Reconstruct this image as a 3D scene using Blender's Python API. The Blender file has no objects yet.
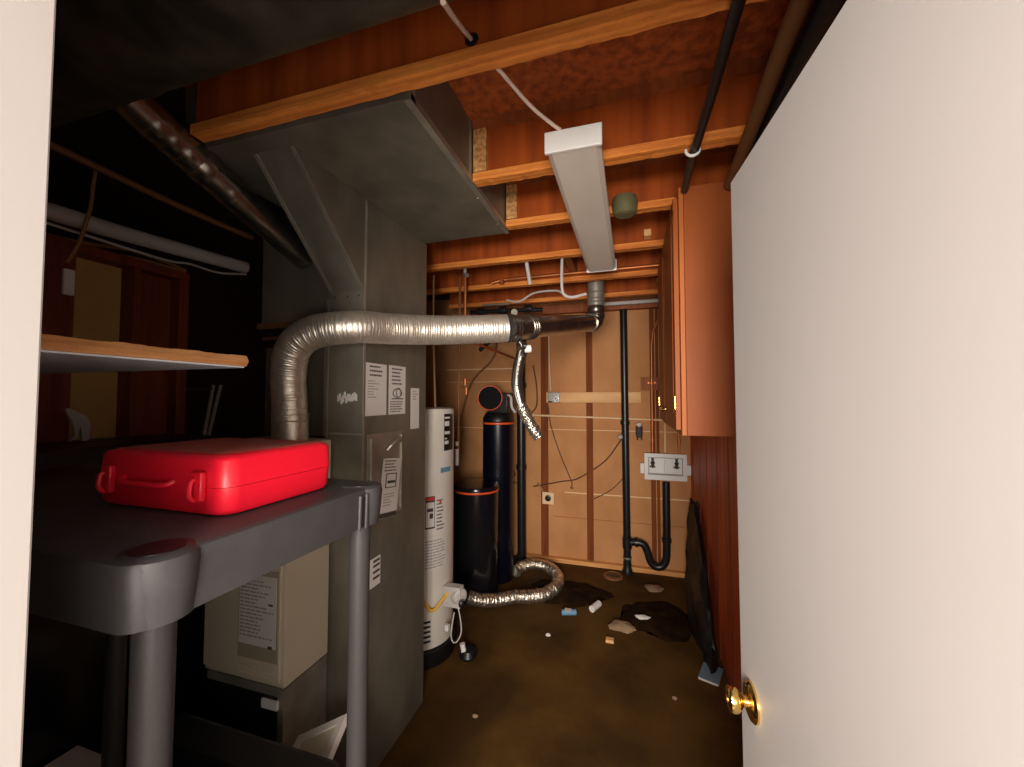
import bpy, math, random
from mathutils import Vector as V, Matrix
random.seed(7)
S = bpy.context.scene; COL = S.collection; PI = math.pi

# ------------------------------------------------------------------ materials
MT = {}
def mat(name, c, rough=.6, metal=0., c2=None, scale=(8, 8, 8), bump=0., bscale=60., spec=.5, detail=4., lo=.35, hi=.65):
    m = bpy.data.materials.new(name); m.use_nodes = True; nt = m.node_tree; b = nt.nodes['Principled BSDF']
    b.inputs['Base Color'].default_value = (*c, 1); b.inputs['Roughness'].default_value = rough
    b.inputs['Metallic'].default_value = metal; b.inputs['Specular IOR Level'].default_value = spec
    tc = nt.nodes.new('ShaderNodeTexCoord')
    if c2:
        mp = nt.nodes.new('ShaderNodeMapping'); mp.inputs['Scale'].default_value = scale
        nz = nt.nodes.new('ShaderNodeTexNoise'); nz.inputs['Scale'].default_value = 1; nz.inputs['Detail'].default_value = detail
        cr = nt.nodes.new('ShaderNodeValToRGB'); cr.color_ramp.elements[0].color = (*c, 1); cr.color_ramp.elements[1].color = (*c2, 1)
        cr.color_ramp.elements[0].position = lo; cr.color_ramp.elements[1].position = hi
        nt.links.new(tc.outputs['Object'], mp.inputs[0]); nt.links.new(mp.outputs[0], nz.inputs['Vector'])
        nt.links.new(nz.outputs['Fac'], cr.inputs[0]); nt.links.new(cr.outputs[0], b.inputs['Base Color'])
    if bump:
        n2 = nt.nodes.new('ShaderNodeTexNoise'); n2.inputs['Scale'].default_value = bscale; n2.inputs['Detail'].default_value = 3
        bp = nt.nodes.new('ShaderNodeBump'); bp.inputs['Strength'].default_value = bump; bp.inputs['Distance'].default_value = .01
        nt.links.new(tc.outputs['Object'], n2.inputs['Vector']); nt.links.new(n2.outputs['Fac'], bp.inputs['Height'])
        nt.links.new(bp.outputs[0], b.inputs['Normal'])
    MT[name] = m; return m
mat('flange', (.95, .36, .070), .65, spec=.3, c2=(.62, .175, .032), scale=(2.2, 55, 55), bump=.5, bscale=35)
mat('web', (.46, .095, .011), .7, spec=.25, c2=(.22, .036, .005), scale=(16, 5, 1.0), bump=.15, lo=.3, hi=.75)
mat('osb', (.55, .13, .022), .75, c2=(.26, .06, .014), scale=(30, 30, 30), bump=.5, bscale=50)
mat('osb_pale', (.75, .42, .16), .7, c2=(.4, .17, .05), scale=(60, 60, 60), bump=.3)
mat('stud', (.38, .105, .022), .65, c2=(.26, .062, .013), scale=(30, 30, 2), bump=.15)
mat('furring', (.24, .062, .013), .7, spec=.2, c2=(.16, .038, .008), scale=(30, 30, 2), bump=.15)
mat('stud_red', (.30, .055, .016), .6, c2=(.17, .028, .010), scale=(26, 26, 1.6), bump=.15)
mat('panel_red', (.80, .15, .024), .5, c2=(.50, .07, .012), scale=(3, 14, .8), bump=.05)
mat('plate_wood', (.85, .42, .14), .7, c2=(.62, .27, .08), scale=(3, 40, 40), bump=.2)
mat('board_wood', (.82, .48, .21), .65, c2=(.72, .38, .15), scale=(3, 40, 20), bump=.1)
mat('tan_panel', (.60, .29, .122), .8, spec=.2, c2=(.51, .235, .092), scale=(4, 4, 3), bump=.08)
mat('tan_light', (.85, .60, .34), .7)
mat('tan_dim', (.70, .42, .14), .8, c2=(.62, .36, .12), scale=(4, 4, 3))
mat('left_shade', (.035, .022, .014), .9)  # near-black colour standing in for the unlit left side
mat('red_dusty', (.30, .075, .05), .8, c2=(.42, .05, .04), scale=(14, 14, 14))
mat('concrete', (.115, .055, .009), .85, spec=.2, c2=(.045, .020, .003), scale=(2.5, 2.5, 2.5), bump=.25, bscale=25, detail=8)
mat('soil', (.030, .013, .003), .95, spec=.1, c2=(.014, .006, .0015), scale=(12, 12, 12), bump=.9, bscale=60)
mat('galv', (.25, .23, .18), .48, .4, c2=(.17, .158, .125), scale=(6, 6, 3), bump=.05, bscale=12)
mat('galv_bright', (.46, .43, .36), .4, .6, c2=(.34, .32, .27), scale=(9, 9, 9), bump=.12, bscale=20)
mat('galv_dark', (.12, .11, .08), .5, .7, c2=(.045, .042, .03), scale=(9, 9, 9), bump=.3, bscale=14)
mat('flex', (.93, .87, .76), .40, .85, c2=(.82, .75, .64), scale=(30, 30, 30), bump=.12, bscale=60)
mat('chrome', (.75, .73, .70), .2, 1.)
mat('pipe_metal', (.40, .38, .34), .25, .95, c2=(.27, .25, .22), scale=(14, 14, 14))
mat('copper', (.55, .18, .06), .45, .7)
mat('brass', (.90, .62, .20), .16, 1.)
mat('beige', (.68, .60, .45), .45, c2=(.64, .56, .42), scale=(3, 3, 3))
mat('beige_dark', (.40, .34, .24), .5)
mat('heater', (.74, .70, .63), .38, c2=(.70, .66, .59), scale=(4, 4, 4))
mat('black', (.006, .006, .007), .4)
mat('black_gloss', (.008, .008, .010), .18)
mat('navy', (.003, .0035, .010), .3, spec=.35)
mat('black_matte', (.006, .006, .007), .8, spec=.15)
mat('abs', (.010, .011, .012), .35)
mat('orange_ring', (.85, .10, .02), .4)
mat('plastic_grey', (.046, .044, .046), .5, spec=.35, c2=(.040, .038, .040), scale=(20, 20, 20), bump=.04, bscale=150)
mat('post_grey', (.036, .033, .033), .45, spec=.35, bump=.08, bscale=150)
mat('red_plastic', (.74, .008, .026), .38, bump=.04, bscale=120)
mat('white_plastic', (.80, .79, .76), .4)
mat('melamine', (.76, .84, .92), .35)
mat('raw_edge', (.80, .42, .17), .7, c2=(.55, .22, .07), scale=(40, 3, 60), bump=.3, bscale=60)
mat('paper', (.74, .70, .66), .7)
mat('ink', (.06, .05, .05), .7)
mat('ink_soft', (.33, .31, .30), .7)
mat('red_ink', (.60, .05, .03), .6)
mat('blue_ink', (.12, .28, .42), .6)
mat('white_paint', (.35, .325, .31), .55, c2=(.34, .315, .30), scale=(3, 3, 3), bump=.008, bscale=160)
mat('door_paint', (.62, .59, .575), .5, c2=(.60, .57, .555), scale=(2, 2, 2), bump=.008, bscale=90)
mat('lens', (.78, .72, .64), .4, c2=(.72, .66, .58), scale=(6, 2, 2))
mat('pvc', (.56, .53, .50), .4)
mat('wire_white', (.78, .62, .52), .5)
mat('wire_brown', (.34, .17, .07), .6)
mat('tan_pipe', (.20, .09, .032), .6, spec=.3)
mat('foil', (.90, .84, .74), .24, .95, c2=(.5, .45, .38), scale=(60, 60, 60), bump=.6, bscale=90)
mat('cord_dark', (.10, .04, .02), .6)
mat('cabinet', (.36, .092, .020), .5, spec=.25, c2=(.30, .072, .015), scale=(10, 10, 1.2))
mat('cabinet_edge', (.52, .16, .036), .5, spec=.25, c2=(.44, .13, .035), scale=(20, 20, 2))
mat('bag', (.008, .009, .009), .45, bump=.6, bscale=14)
mat('yellow', (.85, .48, .04), .4)
mat('green_can', (.16, .15, .07), .55, .3)
mat('rag', (.30, .19, .11), .85, bump=.6, bscale=30)
mat('pamphlet', (.20, .31, .40), .5)
mat('rust', (.28, .12, .05), .7, .4)
mat('hall_carpet', (.45, .38, .32), .9)

# ------------------------------------------------------------------ mesh builder
WL = {}
class MB:
    def __init__(s): s.v = []; s.f = []; s.mi = []; s.sm = []; s.pc = []; s.cur = 0
    def nxt(s): s.cur += 1; return s
    def add(s, vs, fs, m=0, smooth=False):
        n = len(s.v); s.v += [V(p) for p in vs]
        for f in fs: s.f.append([i + n for i in f]); s.mi.append(m); s.sm.append(smooth); s.pc.append(s.cur)
        return s
    def hexa(s, c, m=0):   # c = 8 corners, bottom 4 then top 4
        return s.add(c, [(0, 3, 2, 1), (4, 5, 6, 7), (0, 1, 5, 4), (1, 2, 6, 5), (2, 3, 7, 6), (3, 0, 4, 7)], m)
    def box(s, x0, x1, y0, y1, z0, z1, m=0):
        return s.hexa([(x0, y0, z0), (x1, y0, z0), (x1, y1, z0), (x0, y1, z0), (x0, y0, z1), (x1, y0, z1), (x1, y1, z1), (x0, y1, z1)], m)
    def patch(s, f, u0, u1, v0, v1, d0, d1, m=0, n=1):
        for i in range(n):
            a = u0 + (u1 - u0) * i / n; b = u0 + (u1 - u0) * (i + 1) / n
            s.hexa([f(a, v0, d0), f(b, v0, d0), f(b, v1, d0), f(a, v1, d0), f(a, v0, d1), f(b, v0, d1), f(b, v1, d1), f(a, v1, d1)], m)
        return s
    def prism(s, poly, axis, a, b, m=0):
        def P(p, t):
            q = [p[0], p[1]]; q.insert(axis, t); return q
        n = len(poly); vs = [P(p, a) for p in poly] + [P(p, b) for p in poly]
        fs = [tuple(range(n))[::-1], tuple(range(n, 2 * n))] + [(i, (i + 1) % n, (i + 1) % n + n, i + n) for i in range(n)]
        return s.add(vs, fs, m)
    def tube(s, pts, r, seg=16, m=0, caps=True, smooth=True, closed=False):
        pts = [V(p) for p in pts]; n = len(pts); N = None; vs = []; fs = []
        for i, p in enumerate(pts):
            t = (pts[min(i + 1, n - 1)] - pts[max(i - 1, 0)]).normalized()
            if N is None:
                N = t.orthogonal().normalized()
            N = (N - t * N.dot(t)).normalized(); B = t.cross(N)
            rr = r[i] if isinstance(r, (list, tuple)) else r
            for k in range(seg):
                a = 2 * PI * k / seg; vs.append(p + (N * math.cos(a) + B * math.sin(a)) * rr)
        for i in range(n - 1):
            for k in range(seg):
                k2 = (k + 1) % seg; fs.append((i * seg + k, i * seg + k2, (i + 1) * seg + k2, (i + 1) * seg + k))
        s.add(vs, fs, m, smooth)
        if caps:
            s.add(vs[:seg], [tuple(range(seg))[::-1]], m); s.add(vs[-seg:], [tuple(range(seg))], m)
        return s
    def lathe(s, prof, c, ax=(0, 0, 1), seg=32, m=0):   # prof (r, h)
        ax = V(ax).normalized(); c = V(c); N = ax.orthogonal().normalized(); B = ax.cross(N); vs = []; fs = []
        for r, h in prof:
            for k in range(seg):
                a = 2 * PI * k / seg; vs.append(c + ax * h + (N * math.cos(a) + B * math.sin(a)) * max(r, 1e-4))
        for i in range(len(prof) - 1):
            for k in range(seg):
                k2 = (k + 1) % seg; fs.append((i * seg + k, i * seg + k2, (i + 1) * seg + k2, (i + 1) * seg + k))
        fs.append(tuple(range(seg))[::-1]); fs.append(tuple(range((len(prof) - 1) * seg, len(prof) * seg)))
        return s.add(vs, fs, m, True)
    def build(s, name, mats, parent=None, bevel=0, label=None, kind=None, wn=False):
        if isinstance(mats, str): mats = [mats]
        if len(set(s.pc)) > 1:      # several separate pieces: one object each
            for c in sorted(set(s.pc)):
                q = MB(); used = {}
                for f, mi, sm, p in zip(s.f, s.mi, s.sm, s.pc):
                    if p != c: continue
                    for i in f:
                        if i not in used: used[i] = len(q.v); q.v.append(s.v[i])
                    q.f.append([used[i] for i in f]); q.mi.append(mi); q.sm.append(sm); q.pc.append(0)
                o = q.build(name, mats, parent, bevel, label, kind)
            return o
        if parent is not None: org = WL[parent.name]
        else:
            lo = [min(p[i] for p in s.v) for i in range(3)]; hi = [max(p[i] for p in s.v) for i in range(3)]
            org = V(((lo[0] + hi[0]) / 2, (lo[1] + hi[1]) / 2, lo[2]))
        me = bpy.data.meshes.new(name); me.from_pydata([tuple(p - org) for p in s.v], [], s.f)
        for mm in mats: me.materials.append(MT[mm])
        for p, mi, sm in zip(me.polygons, s.mi, s.sm): p.material_index = mi; p.use_smooth = sm
        import bmesh
        bm = bmesh.new(); bm.from_mesh(me); bmesh.ops.recalc_face_normals(bm, faces=bm.faces); bm.to_mesh(me); bm.free()
        o = bpy.data.objects.new(name, me); COL.objects.link(o)
        if any(s.sm): 
            try: me.set_sharp_from_angle(angle=math.radians(40))
            except Exception: pass
        if parent is not None: o.parent = parent
        else: o.location = org
        WL[o.name] = org
        if bevel:
            b = o.modifiers.new('b', 'BEVEL'); b.width = bevel; b.segments = 2; b.limit_method = 'ANGLE'; b.angle_limit = math.radians(50)
        if label: o['label'] = label
        if kind: o['kind'] = kind
        return o
def tag(o, label, cat, group=None, kind=None):
    o['label'] = label; o['category'] = cat
    if group: o['group'] = group
    if kind: o['kind'] = kind
    return o
def thing(name, loc, label, cat, group=None):
    o = bpy.data.objects.new(name, None); COL.objects.link(o); o.location = loc; o.empty_display_size = .05
    WL[o.name] = V(loc); return tag(o, label, cat, group)
def struct(name, m, mats, **k):
    o = m.build(name, mats, **k); o['kind'] = 'structure'; return o
def spline(pts, step=.02, closed=False):
    P = [V(p) for p in pts]; n = len(P); out = []
    for i in range(n - 1):
        p0 = P[i - 1] if i else P[0] * 2 - P[1]; p1 = P[i]; p2 = P[i + 1]; p3 = P[i + 2] if i + 2 < n else P[n - 1] * 2 - P[n - 2]
        k = 40
        for j in range(k):
            t = j / k
            out.append(.5 * ((2 * p1) + (p2 - p0) * t + (2 * p0 - 5 * p1 + 4 * p2 - p3) * t * t + (3 * p1 - p0 - 3 * p2 + p3) * t ** 3))
    out.append(P[-1])
    res = [out[0]]; acc = 0; nxt = step
    for a, b in zip(out, out[1:]):
        d = (b - a).length
        while acc + d >= nxt and d > 0:
            res.append(a.lerp(b, (nxt - acc) / d)); nxt += step
        acc += d
    if (res[-1] - out[-1]).length > step * .3: res.append(out[-1])
    return res
def pipe(m, pts, r, seg=12, mi=0, smooth_path=False, step=.02):
    return m.tube(spline(pts, step) if smooth_path else pts, r, seg, mi)
def flexpath(m, pts, r, pitch=.012, amp=.06, seg=28, mi=0, crumple=0., seed=1):
    q = spline(pts, pitch / 4); rnd = random.Random(seed); rad = []; w = 1.
    for i in range(len(q)):
        if i % 4 == 0: w = 1 + crumple * (rnd.random() - .5)
        rad.append(r * w * (1 + amp * (0, .8, 1, .8)[i % 4]))
    if crumple:
        off = V((0, 0, 0))
        for i in range(len(q)):
            if i % 4 == 0: off = V((rnd.uniform(-1, 1), rnd.uniform(-1, 1), rnd.uniform(-1, 1))) * r * crumple * .3
            q[i] = q[i] + off
    return m.tube(q, rad, seg, mi, caps=False)
def marks(m, f, u0, u1, v0, v1, rows, d, seed, mi=1, fill=.7):   # rows of unreadable print
    r = random.Random(seed); h = (v1 - v0) / rows
    for i in range(rows):
        vv = v1 - (i + .5) * h; u = u0; end = u0 + (u1 - u0) * r.uniform(fill, 1)
        while u < end:
            w = (u1 - u0) * r.uniform(.06, .2); e = min(u + w, end)
            m.patch(f, u, e, vv - h * .2, vv + h * .2, d, d + .0003, mi); u = e + (u1 - u0) * .03

# ------------------------------------------------------------------ setting
# utility room X -3.2..0.5, Y 0.215..3.86; doorway wall Y 0.10..0.215; hall behind it
RX = .50; YW = 3.86; DX0, DX1 = -.527, .275
m = MB(); m.box(-3.3, .6, .10, 3.96, -.1, 0); struct('floor', m, 'concrete')
m = MB(); m.box(-1.5, 1.6, -2.3, .10, -.1, 0); struct('floor_hall', m, 'hall_carpet')
m = MB(); m.box(-1.46, .6, .10, 3.96, 2.64, 2.70); struct('ceiling', m, 'osb')
m = MB(); m.box(-3.3, -1.46, .10, 3.96, 2.64, 2.70); struct('ceiling_left', m, 'left_shade')  # left part of the ceiling, its shade put into the colour
m = MB(); m.box(-1.5, 1.6, -2.3, .10, 2.44, 2.54); struct('ceiling_hall', m, 'white_paint')
m = MB(); m.box(-3.3, .6, YW, YW + .1, 0, 2.64, 0)
for x0, x1, z, h in [(-1.9, .5, 1.262, .006), (-.63, .5, .655, .010), (-1.9, -1.1, 1.87, .012), (-1.9, -1.1, 1.74, .006)]:
    m.box(x0, x1, YW - .004, YW, z, z + h, 1)
m.box(-.75, .5, YW - .003, YW, .42, .424, 2)
struct('wall_back', m, ['tan_panel', 'tan_light', 'stud'])
m = MB(); m.box(RX, RX + .1, .215, YW, 0, 2.64)
for y in [1.35, 1.62, 1.9, 2.14, 2.4, 2.7, 3.05, 3.35]: m.box(RX - .004, RX, y, y + .012, .0, 2.38, 1)
struct('wall_right', m, ['panel_red', 'stud_red'])
m = MB(); m.box(-3.3, -3.2, .215, YW, 0, 2.64); struct('wall_left', m, 'left_shade')  # wall colour carries the shade of the left side
m = MB(); m.box(-3.3, DX0 - .018, .10, .215, 0, 2.64); m.box(DX1 + .018, .6, .10, .215, 0, 2.64); m.box(DX0 - .018, DX1 + .018, .10, .215, 2.068, 2.64)
struct('wall_front', m, 'white_paint')
m = MB(); m.box(DX0 - .018, DX0, .095, .225, 0, 2.05); m.box(DX1, DX1 + .018, .095, .225, 0, 2.05); m.box(DX0 - .018, DX1 + .018, .095, .225, 2.05, 2.068)
m.box(DX0 - .07, DX0 - .005, .082, .0995, 0, 2.11); m.box(DX1 + .005, DX1 + .07, .082, .0995, 0, 2.11); m.box(DX0 - .07, DX1 + .07, .082, .0995, 2.055, 2.12)
struct('trim_1', m, 'white_paint', bevel=.002)
m = MB(); m.box(-1.6, -1.5, -2.3, .1, 0, 2.44); struct('wall_hall_left', m, 'white_paint')
m = MB(); m.box(1.6, 1.7, -2.3, .1, 0, 2.44); struct('wall_hall_right', m, 'white_paint')
m = MB(); m.box(-1.6, 1.7, -2.4, -2.3, 0, 2.44); struct('wall_hall_back', m, 'white_paint')
# short partition on the left, boards on studs
m = MB(); m.box(-2.26, -2.22, .215, 1.42, 0, 2.20); struct('wall_partition', m, 'tan_dim')

# ------------------------------------------------------------------ door
hx, hy = .272, .205; ex, ey = .208, .927
dl = math.hypot(ex - hx, ey - hy); ddir = V(((ex - hx) / dl, (ey - hy) / dl, 0)); dn = V((-ddir.y, ddir.x, 0))  # dn points left, into the room
def D(a, h, w): return V((hx, hy, 0)) + ddir * a + dn * w + V((0, 0, h))
door = bpy.data.objects.new('door_1', None); COL.objects.link(door); door.location = (hx, hy, 0); WL['door_1'] = V((hx, hy, 0)); door['kind'] = 'structure'
m = MB(); m.hexa([D(0, .012, -.035), D(dl, .012, -.035), D(dl, .012, 0), D(0, .012, 0), D(0, 2.03, -.035), D(dl, 2.03, -.035), D(dl, 2.03, 0), D(0, 2.03, 0)])
m.build('door_leaf', 'door_paint', door, bevel=.0015)
ka = dl - .062; kh = .998
m = MB(); m.lathe([(.034, 0), (.034, .004), (.030, .008), (.022, .010)], D(ka, kh, 0), dn, 40); m.build('rosette', 'brass', door)
m = MB(); m.lathe([(.0115, .006), (.0095, .014), (.0105, .019), (.017, .024), (.0215, .030), (.0225, .037), (.0215, .042), (.014, .0445), (.004, .045)], D(ka, kh, 0), dn, 40)
kn = m.build('door_knob', 'brass', door)
m = MB(); m.lathe([(.006, 0), (.006, .0025), (.003, .003)], D(ka, kh, .0445), dn, 16); m.build('lock_button', 'brass', kn)
m = MB(); m.hexa([D(dl, .97, -.028), D(dl + .0015, .97, -.028), D(dl + .0015, .97, -.007), D(dl, .97, -.007), D(dl, 1.027, -.028), D(dl + .0015, 1.027, -.028), D(dl + .0015, 1.027, -.007), D(dl, 1.027, -.007)])
m.build('latch_plate', 'brass', door)
for z in (.25, 1.05, 1.82):
    m = MB(); m.lathe([(.006, 0), (.006, .09)], (hx - .006, hy + .004, z), (0, 0, 1), 12); m.build('hinge', 'brass', door)

# ------------------------------------------------------------------ ceiling joists
ZB = 2.40; ZT = 2.64
def joist(x0, x1, yf, label, stub=None):
    t = thing('ceiling_joist', ((x0 + x1) / 2, yf - .022, ZB), label, 'joist', 'wooden I-joists across the ceiling')
    y0, y1 = yf - .045, yf; yc = (y0 + y1) / 2
    rr = random.Random(int(yf * 1000))
    def fl(z0, z1, nm):
        b = MB(); n = 60; vs = []; fs = []
        for i in range(n + 1):
            x = x0 + (x1 - x0) * i / n; j = [rr.uniform(-.0015, .0015) for _ in range(4)]
            vs += [(x, y0 + j[0], z0 + j[1]), (x, y1 + j[2], z0 + j[3]), (x, y1, z1), (x, y0, z1)]
        for i in range(n):
            for k in range(4): fs.append((i * 4 + k, i * 4 + (k + 1) % 4, (i + 1) * 4 + (k + 1) % 4, (i + 1) * 4 + k))
        fs += [(3, 2, 1, 0), (n * 4, n * 4 + 1, n * 4 + 2, n * 4 + 3)]
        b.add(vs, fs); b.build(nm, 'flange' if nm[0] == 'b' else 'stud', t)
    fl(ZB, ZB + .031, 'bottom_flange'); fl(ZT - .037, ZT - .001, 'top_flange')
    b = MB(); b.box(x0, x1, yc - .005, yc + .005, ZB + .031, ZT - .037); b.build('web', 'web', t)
    if stub is not None:
        b = MB(); b.box(stub, stub + .052, y0 + .002, yc - .005, ZB + .037, ZT - .038); b.build('end_block', 'osb_pale', t, label='pale chipboard end block')
    return t
joist(-1.32, .49, .912, 'long wooden I-joist nearest the doorway, in front of the grey trunk duct')
joist(-.572, .49, 1.418, 'wooden I-joist over the near end of the light fixture, pale block at its cut end', -.570)
joist(-.572, .49, 1.835, 'wooden I-joist above the middle of the light fixture, starting at the duct corner', -.570)
joist(-1.60, .49, 2.30, 'wooden I-joist just behind the grey duct, above the copper riser')
joist(-1.60, .49, 2.815, 'wooden I-joist with shiny copper pipe along its front, behind the light fixture')
joist(-1.60, .49, 3.33, 'last wooden I-joist before the back wall, behind the flue elbow')
# blocking seen between the far joists
m = MB(); m.box(-.40, -.355, 2.30 + .001, 2.769, ZB + .05, ZT - .005); tag(m.build('blocking', 'stud'), 'short wooden blocking piece between the joists above the silver flue', 'blocking')
m = MB(); m.box(-1.60, .49, 3.78, YW - .001, 2.40, 2.45); m.box(-1.60, .49, 3.78, YW - .001, 2.452, 2.49); tag(m.build('top_plate', 'stud'), 'double wooden top plate along the head of the tan back wall', 'plate')

# ------------------------------------------------------------------ big sheet-metal ducts
t = thing('supply_duct', (-1.0, 1.39, ZB), 'large flat grey sheet-metal trunk duct hung under the joists', 'duct')
m = MB(); m.box(-1.45, -.578, .935, 1.865, ZB, 2.635)
m.build('duct_body', 'galv', t, bevel=.002)
m = MB()
m.box(-.597, -.5745, .935, 1.865, ZB - .003, ZB - .0005); m.box(-.5775, -.5745, .935, 1.865, ZB - .002, ZB + .018); m.box(-.5775, -.5745, 1.84, 1.865, ZB, 2.63); m.box(-.5775, -.5745, .936, .96, ZB, 2.63); m.box(-.5775, -.5735, 1.352, 1.368, ZB, 2.63)
m.build('seam_flange', 'galv_bright', t)
m = MB()
for y in (1.0, 1.25, 1.5, 1.75): m.nxt().lathe([(.005, 0), (.004, .003)], (-.60, y, ZB), (0, 0, -1), 8)
m.build('screw', 'chrome', t)

CX0, CX1, CY0, CY1 = -1.235, -1.05, 1.37, 1.885
t = thing('return_duct', ((CX0 + CX1) / 2, (CY0 + CY1) / 2, 0), 'tall grey sheet-metal return duct rising from floor to trunk, papers stuck on its side', 'duct')
m = MB()
m.box(CX0, CX1, CY0, CY1, 0.001, ZB)
m.build('duct_body', 'galv', t, bevel=.0015)
m = MB()   # sloped offset toward the camera at the top
m.prism([(1.369, 2.02), (1.369, ZB - .001), (1.00, ZB - .001)], 0, -1.215, CX1)
m.build('sloped_offset', 'galv', t)
m = MB()
sl = V((0, 1.00 - 1.369, ZB - 2.02)).normalized(); nn = V((0, -sl.z, sl.y))
for x in (-1.217, CX1 - .004):
    a = V((x, 1.369, 2.02)); b = V((x, 1.003, ZB - .002))
    for w0, w1 in ((0, .006), (.010, .014)):
        xx0, xx1 = (x + w0, x + w1) if x < -1.1 else (x - w1 + .006, x - w0 + .006)
        m.nxt(); m.hexa([(xx0, *(a - nn * .0)[1:]), (xx1, *a[1:]), (xx1, *b[1:]), (xx0, *b[1:]), (xx0, *(a + nn * .006)[1:]), (xx1, *(a + nn * .006)[1:]), (xx1, *(b + nn * .006)[1:]), (xx0, *(b + nn * .006)[1:])])
m.build('slope_seam', 'galv_bright', t, label='bright folded seams down the sloped piece')
m = MB()
m.box(CX1, CX1 + .004, CY0, CY0 + .010, .001, 2.395); m.nxt(); m.box(CX0, CX1 + .003, CY0 - .003, CY0, 1.42, 1.428); m.nxt(); m.box(CX0, CX0 + .012, CY0 - .004, CY0, .55, 1.99)
m.build('standing_seam', 'galv_bright', t)
m = MB()
for x in (-1.19, -1.13, -1.075): m.nxt().lathe([(.005, 0), (.004, .003)], (x, CY0, 1.995), (0, -1, 0), 8)
for z in (1.405, 1.06): m.nxt().lathe([(.005, 0), (.004, .003)], (CX1 + .002, 1.655, z), (1, 0, 0), 8)
m.build('screw', 'chrome', t)
fX = lambda u, v, d: (CX1 + d, u, v)
m = MB(); m.patch(fX, 1.40, 1.665, 1.045, 1.42, 0, .003); m.patch(fX, 1.418, 1.648, 1.062, 1.402, .003, .005, 0)
m.box(CX1 + .005, CX1 + .012, 1.418, 1.426, 1.062, 1.402); m.box(CX1 + .005, CX1 + .012, 1.64, 1.648, 1.062, 1.402)
acc = m.build('access_panel', 'galv_bright', t, bevel=.001, label='small bright framed filter door on the duct side')
m = MB(); m.tube(spline([(CX1 + .01, 1.53, 1.34), (CX1 + .03, 1.55, 1.37), (CX1 + .03, 1.60, 1.385), (CX1 + .01, 1.63, 1.37)], .01), .008, 8); m.build('handle', 'galv_bright', acc)
m = MB(); m.patch(fX, 1.382, 1.53, 1.497, 1.720, .0005, .0015, 0); marks(m, fX, 1.41, 1.50, 1.66, 1.715, 3, .0015, 3, 1, .8); marks(m, fX, 1.40, 1.48, 1.57, 1.65, 7, .0015, 4, 2, .4)
m.build('instruction_sheet', ['paper', 'ink', 'ink_soft'], t, label='white printed sheet, nearly blank')
m = MB(); m.patch(fX, 1.548, 1.684, 1.497, 1.722, .0005, .0015, 0); marks(m, fX, 1.57, 1.665, 1.63, 1.715, 5, .0015, 5, 1, .7); marks(m, fX, 1.56, 1.67, 1.505, 1.56, 5, .0015, 6, 1, .5)
m.tube([(CX1 + .002, 1.615 + .035 * math.cos(a), 1.595 + .02 * math.sin(a)) for a in [i * PI / 10 for i in range(21)]], .0022, 6, 1, False)
m.tube([(CX1 + .002, 1.625 + .018 * math.cos(a), 1.597 + .022 * math.sin(a)) for a in [i * PI / 10 for i in range(21)]], .0018, 6, 1, False)
m.patch(fX, 1.57, 1.665, 1.566, 1.571, .0015, .002, 1)
m.build('diagram_sheet', ['paper', 'ink'], t, label='white printed sheet with a small line drawing')
m = MB(); m.patch(fX, 1.735, 1.815, 1.418, 1.622, .0005, .0015, 0); marks(m, fX, 1.75, 1.80, 1.56, 1.61, 4, .0015, 8, 1, .6); m.build('narrow_sticker', ['paper', 'ink_soft'], t)
def fT(u, v, d):   # tilted sheet tucked in the access panel
    a = math.radians(-7); y = math.cos(a) * u - math.sin(a) * v; z = math.sin(a) * u + math.cos(a) * v
    return (CX1 + .010 + d + .010 * (v + .1), 1.56 + y, 1.20 + z)
m = MB(); m.patch(fT, -.075, .065, -.135, .10, 0, .001, 0); marks(m, fT, -.06, .05, .04, .095, 4, .001, 9, 1, .6); marks(m, fT, -.05, .05, -.11, -.05, 5, .001, 10, 2, .5)
for a0, b0, a1, b1 in ((-.045, .03, .04, .034), (-.045, -.03, -.038, .03), (.033, -.03, .04, .03), (-.045, -.03, .04, -.026), (-.03, -.01, .03, .002)): m.patch(fT, min(a0, a1), max(a0, a1), min(b0, b1), max(b0, b1), .001, .0015, 1)
m.patch(fT, -.078, .06, -.155, -.138, 0, .001, 1)
m.build('tucked_notice', ['paper', 'ink', 'ink_soft'], t, label='white printed notice tucked into the filter door')
m = MB(); m.patch(fX, 1.43, 1.50, .775, .895, .0005, .0015, 0)
for z in (.805, .83, .855, .875): m.patch(fX, 1.45, 1.495, z, z + .010, .0015, .002, 1)
m.build('small_sticker', ['paper', 'ink'], t, label='small white sticker with dark bars')
r0 = random.Random(3); m = MB()
for i in range(12):
    x = -1.175 + i * .008; z = 1.575 + .006 * math.sin(i * 2.1) + r0.uniform(-.006, .006)
    m.box(x, x + .0095, CY0 - .0012, CY0 - .0002, z - r0.uniform(.010, .018), z + r0.uniform(.010, .016))
m.build('label_remnant', 'paper', t, label='torn remnant of a white sticker')

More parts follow.
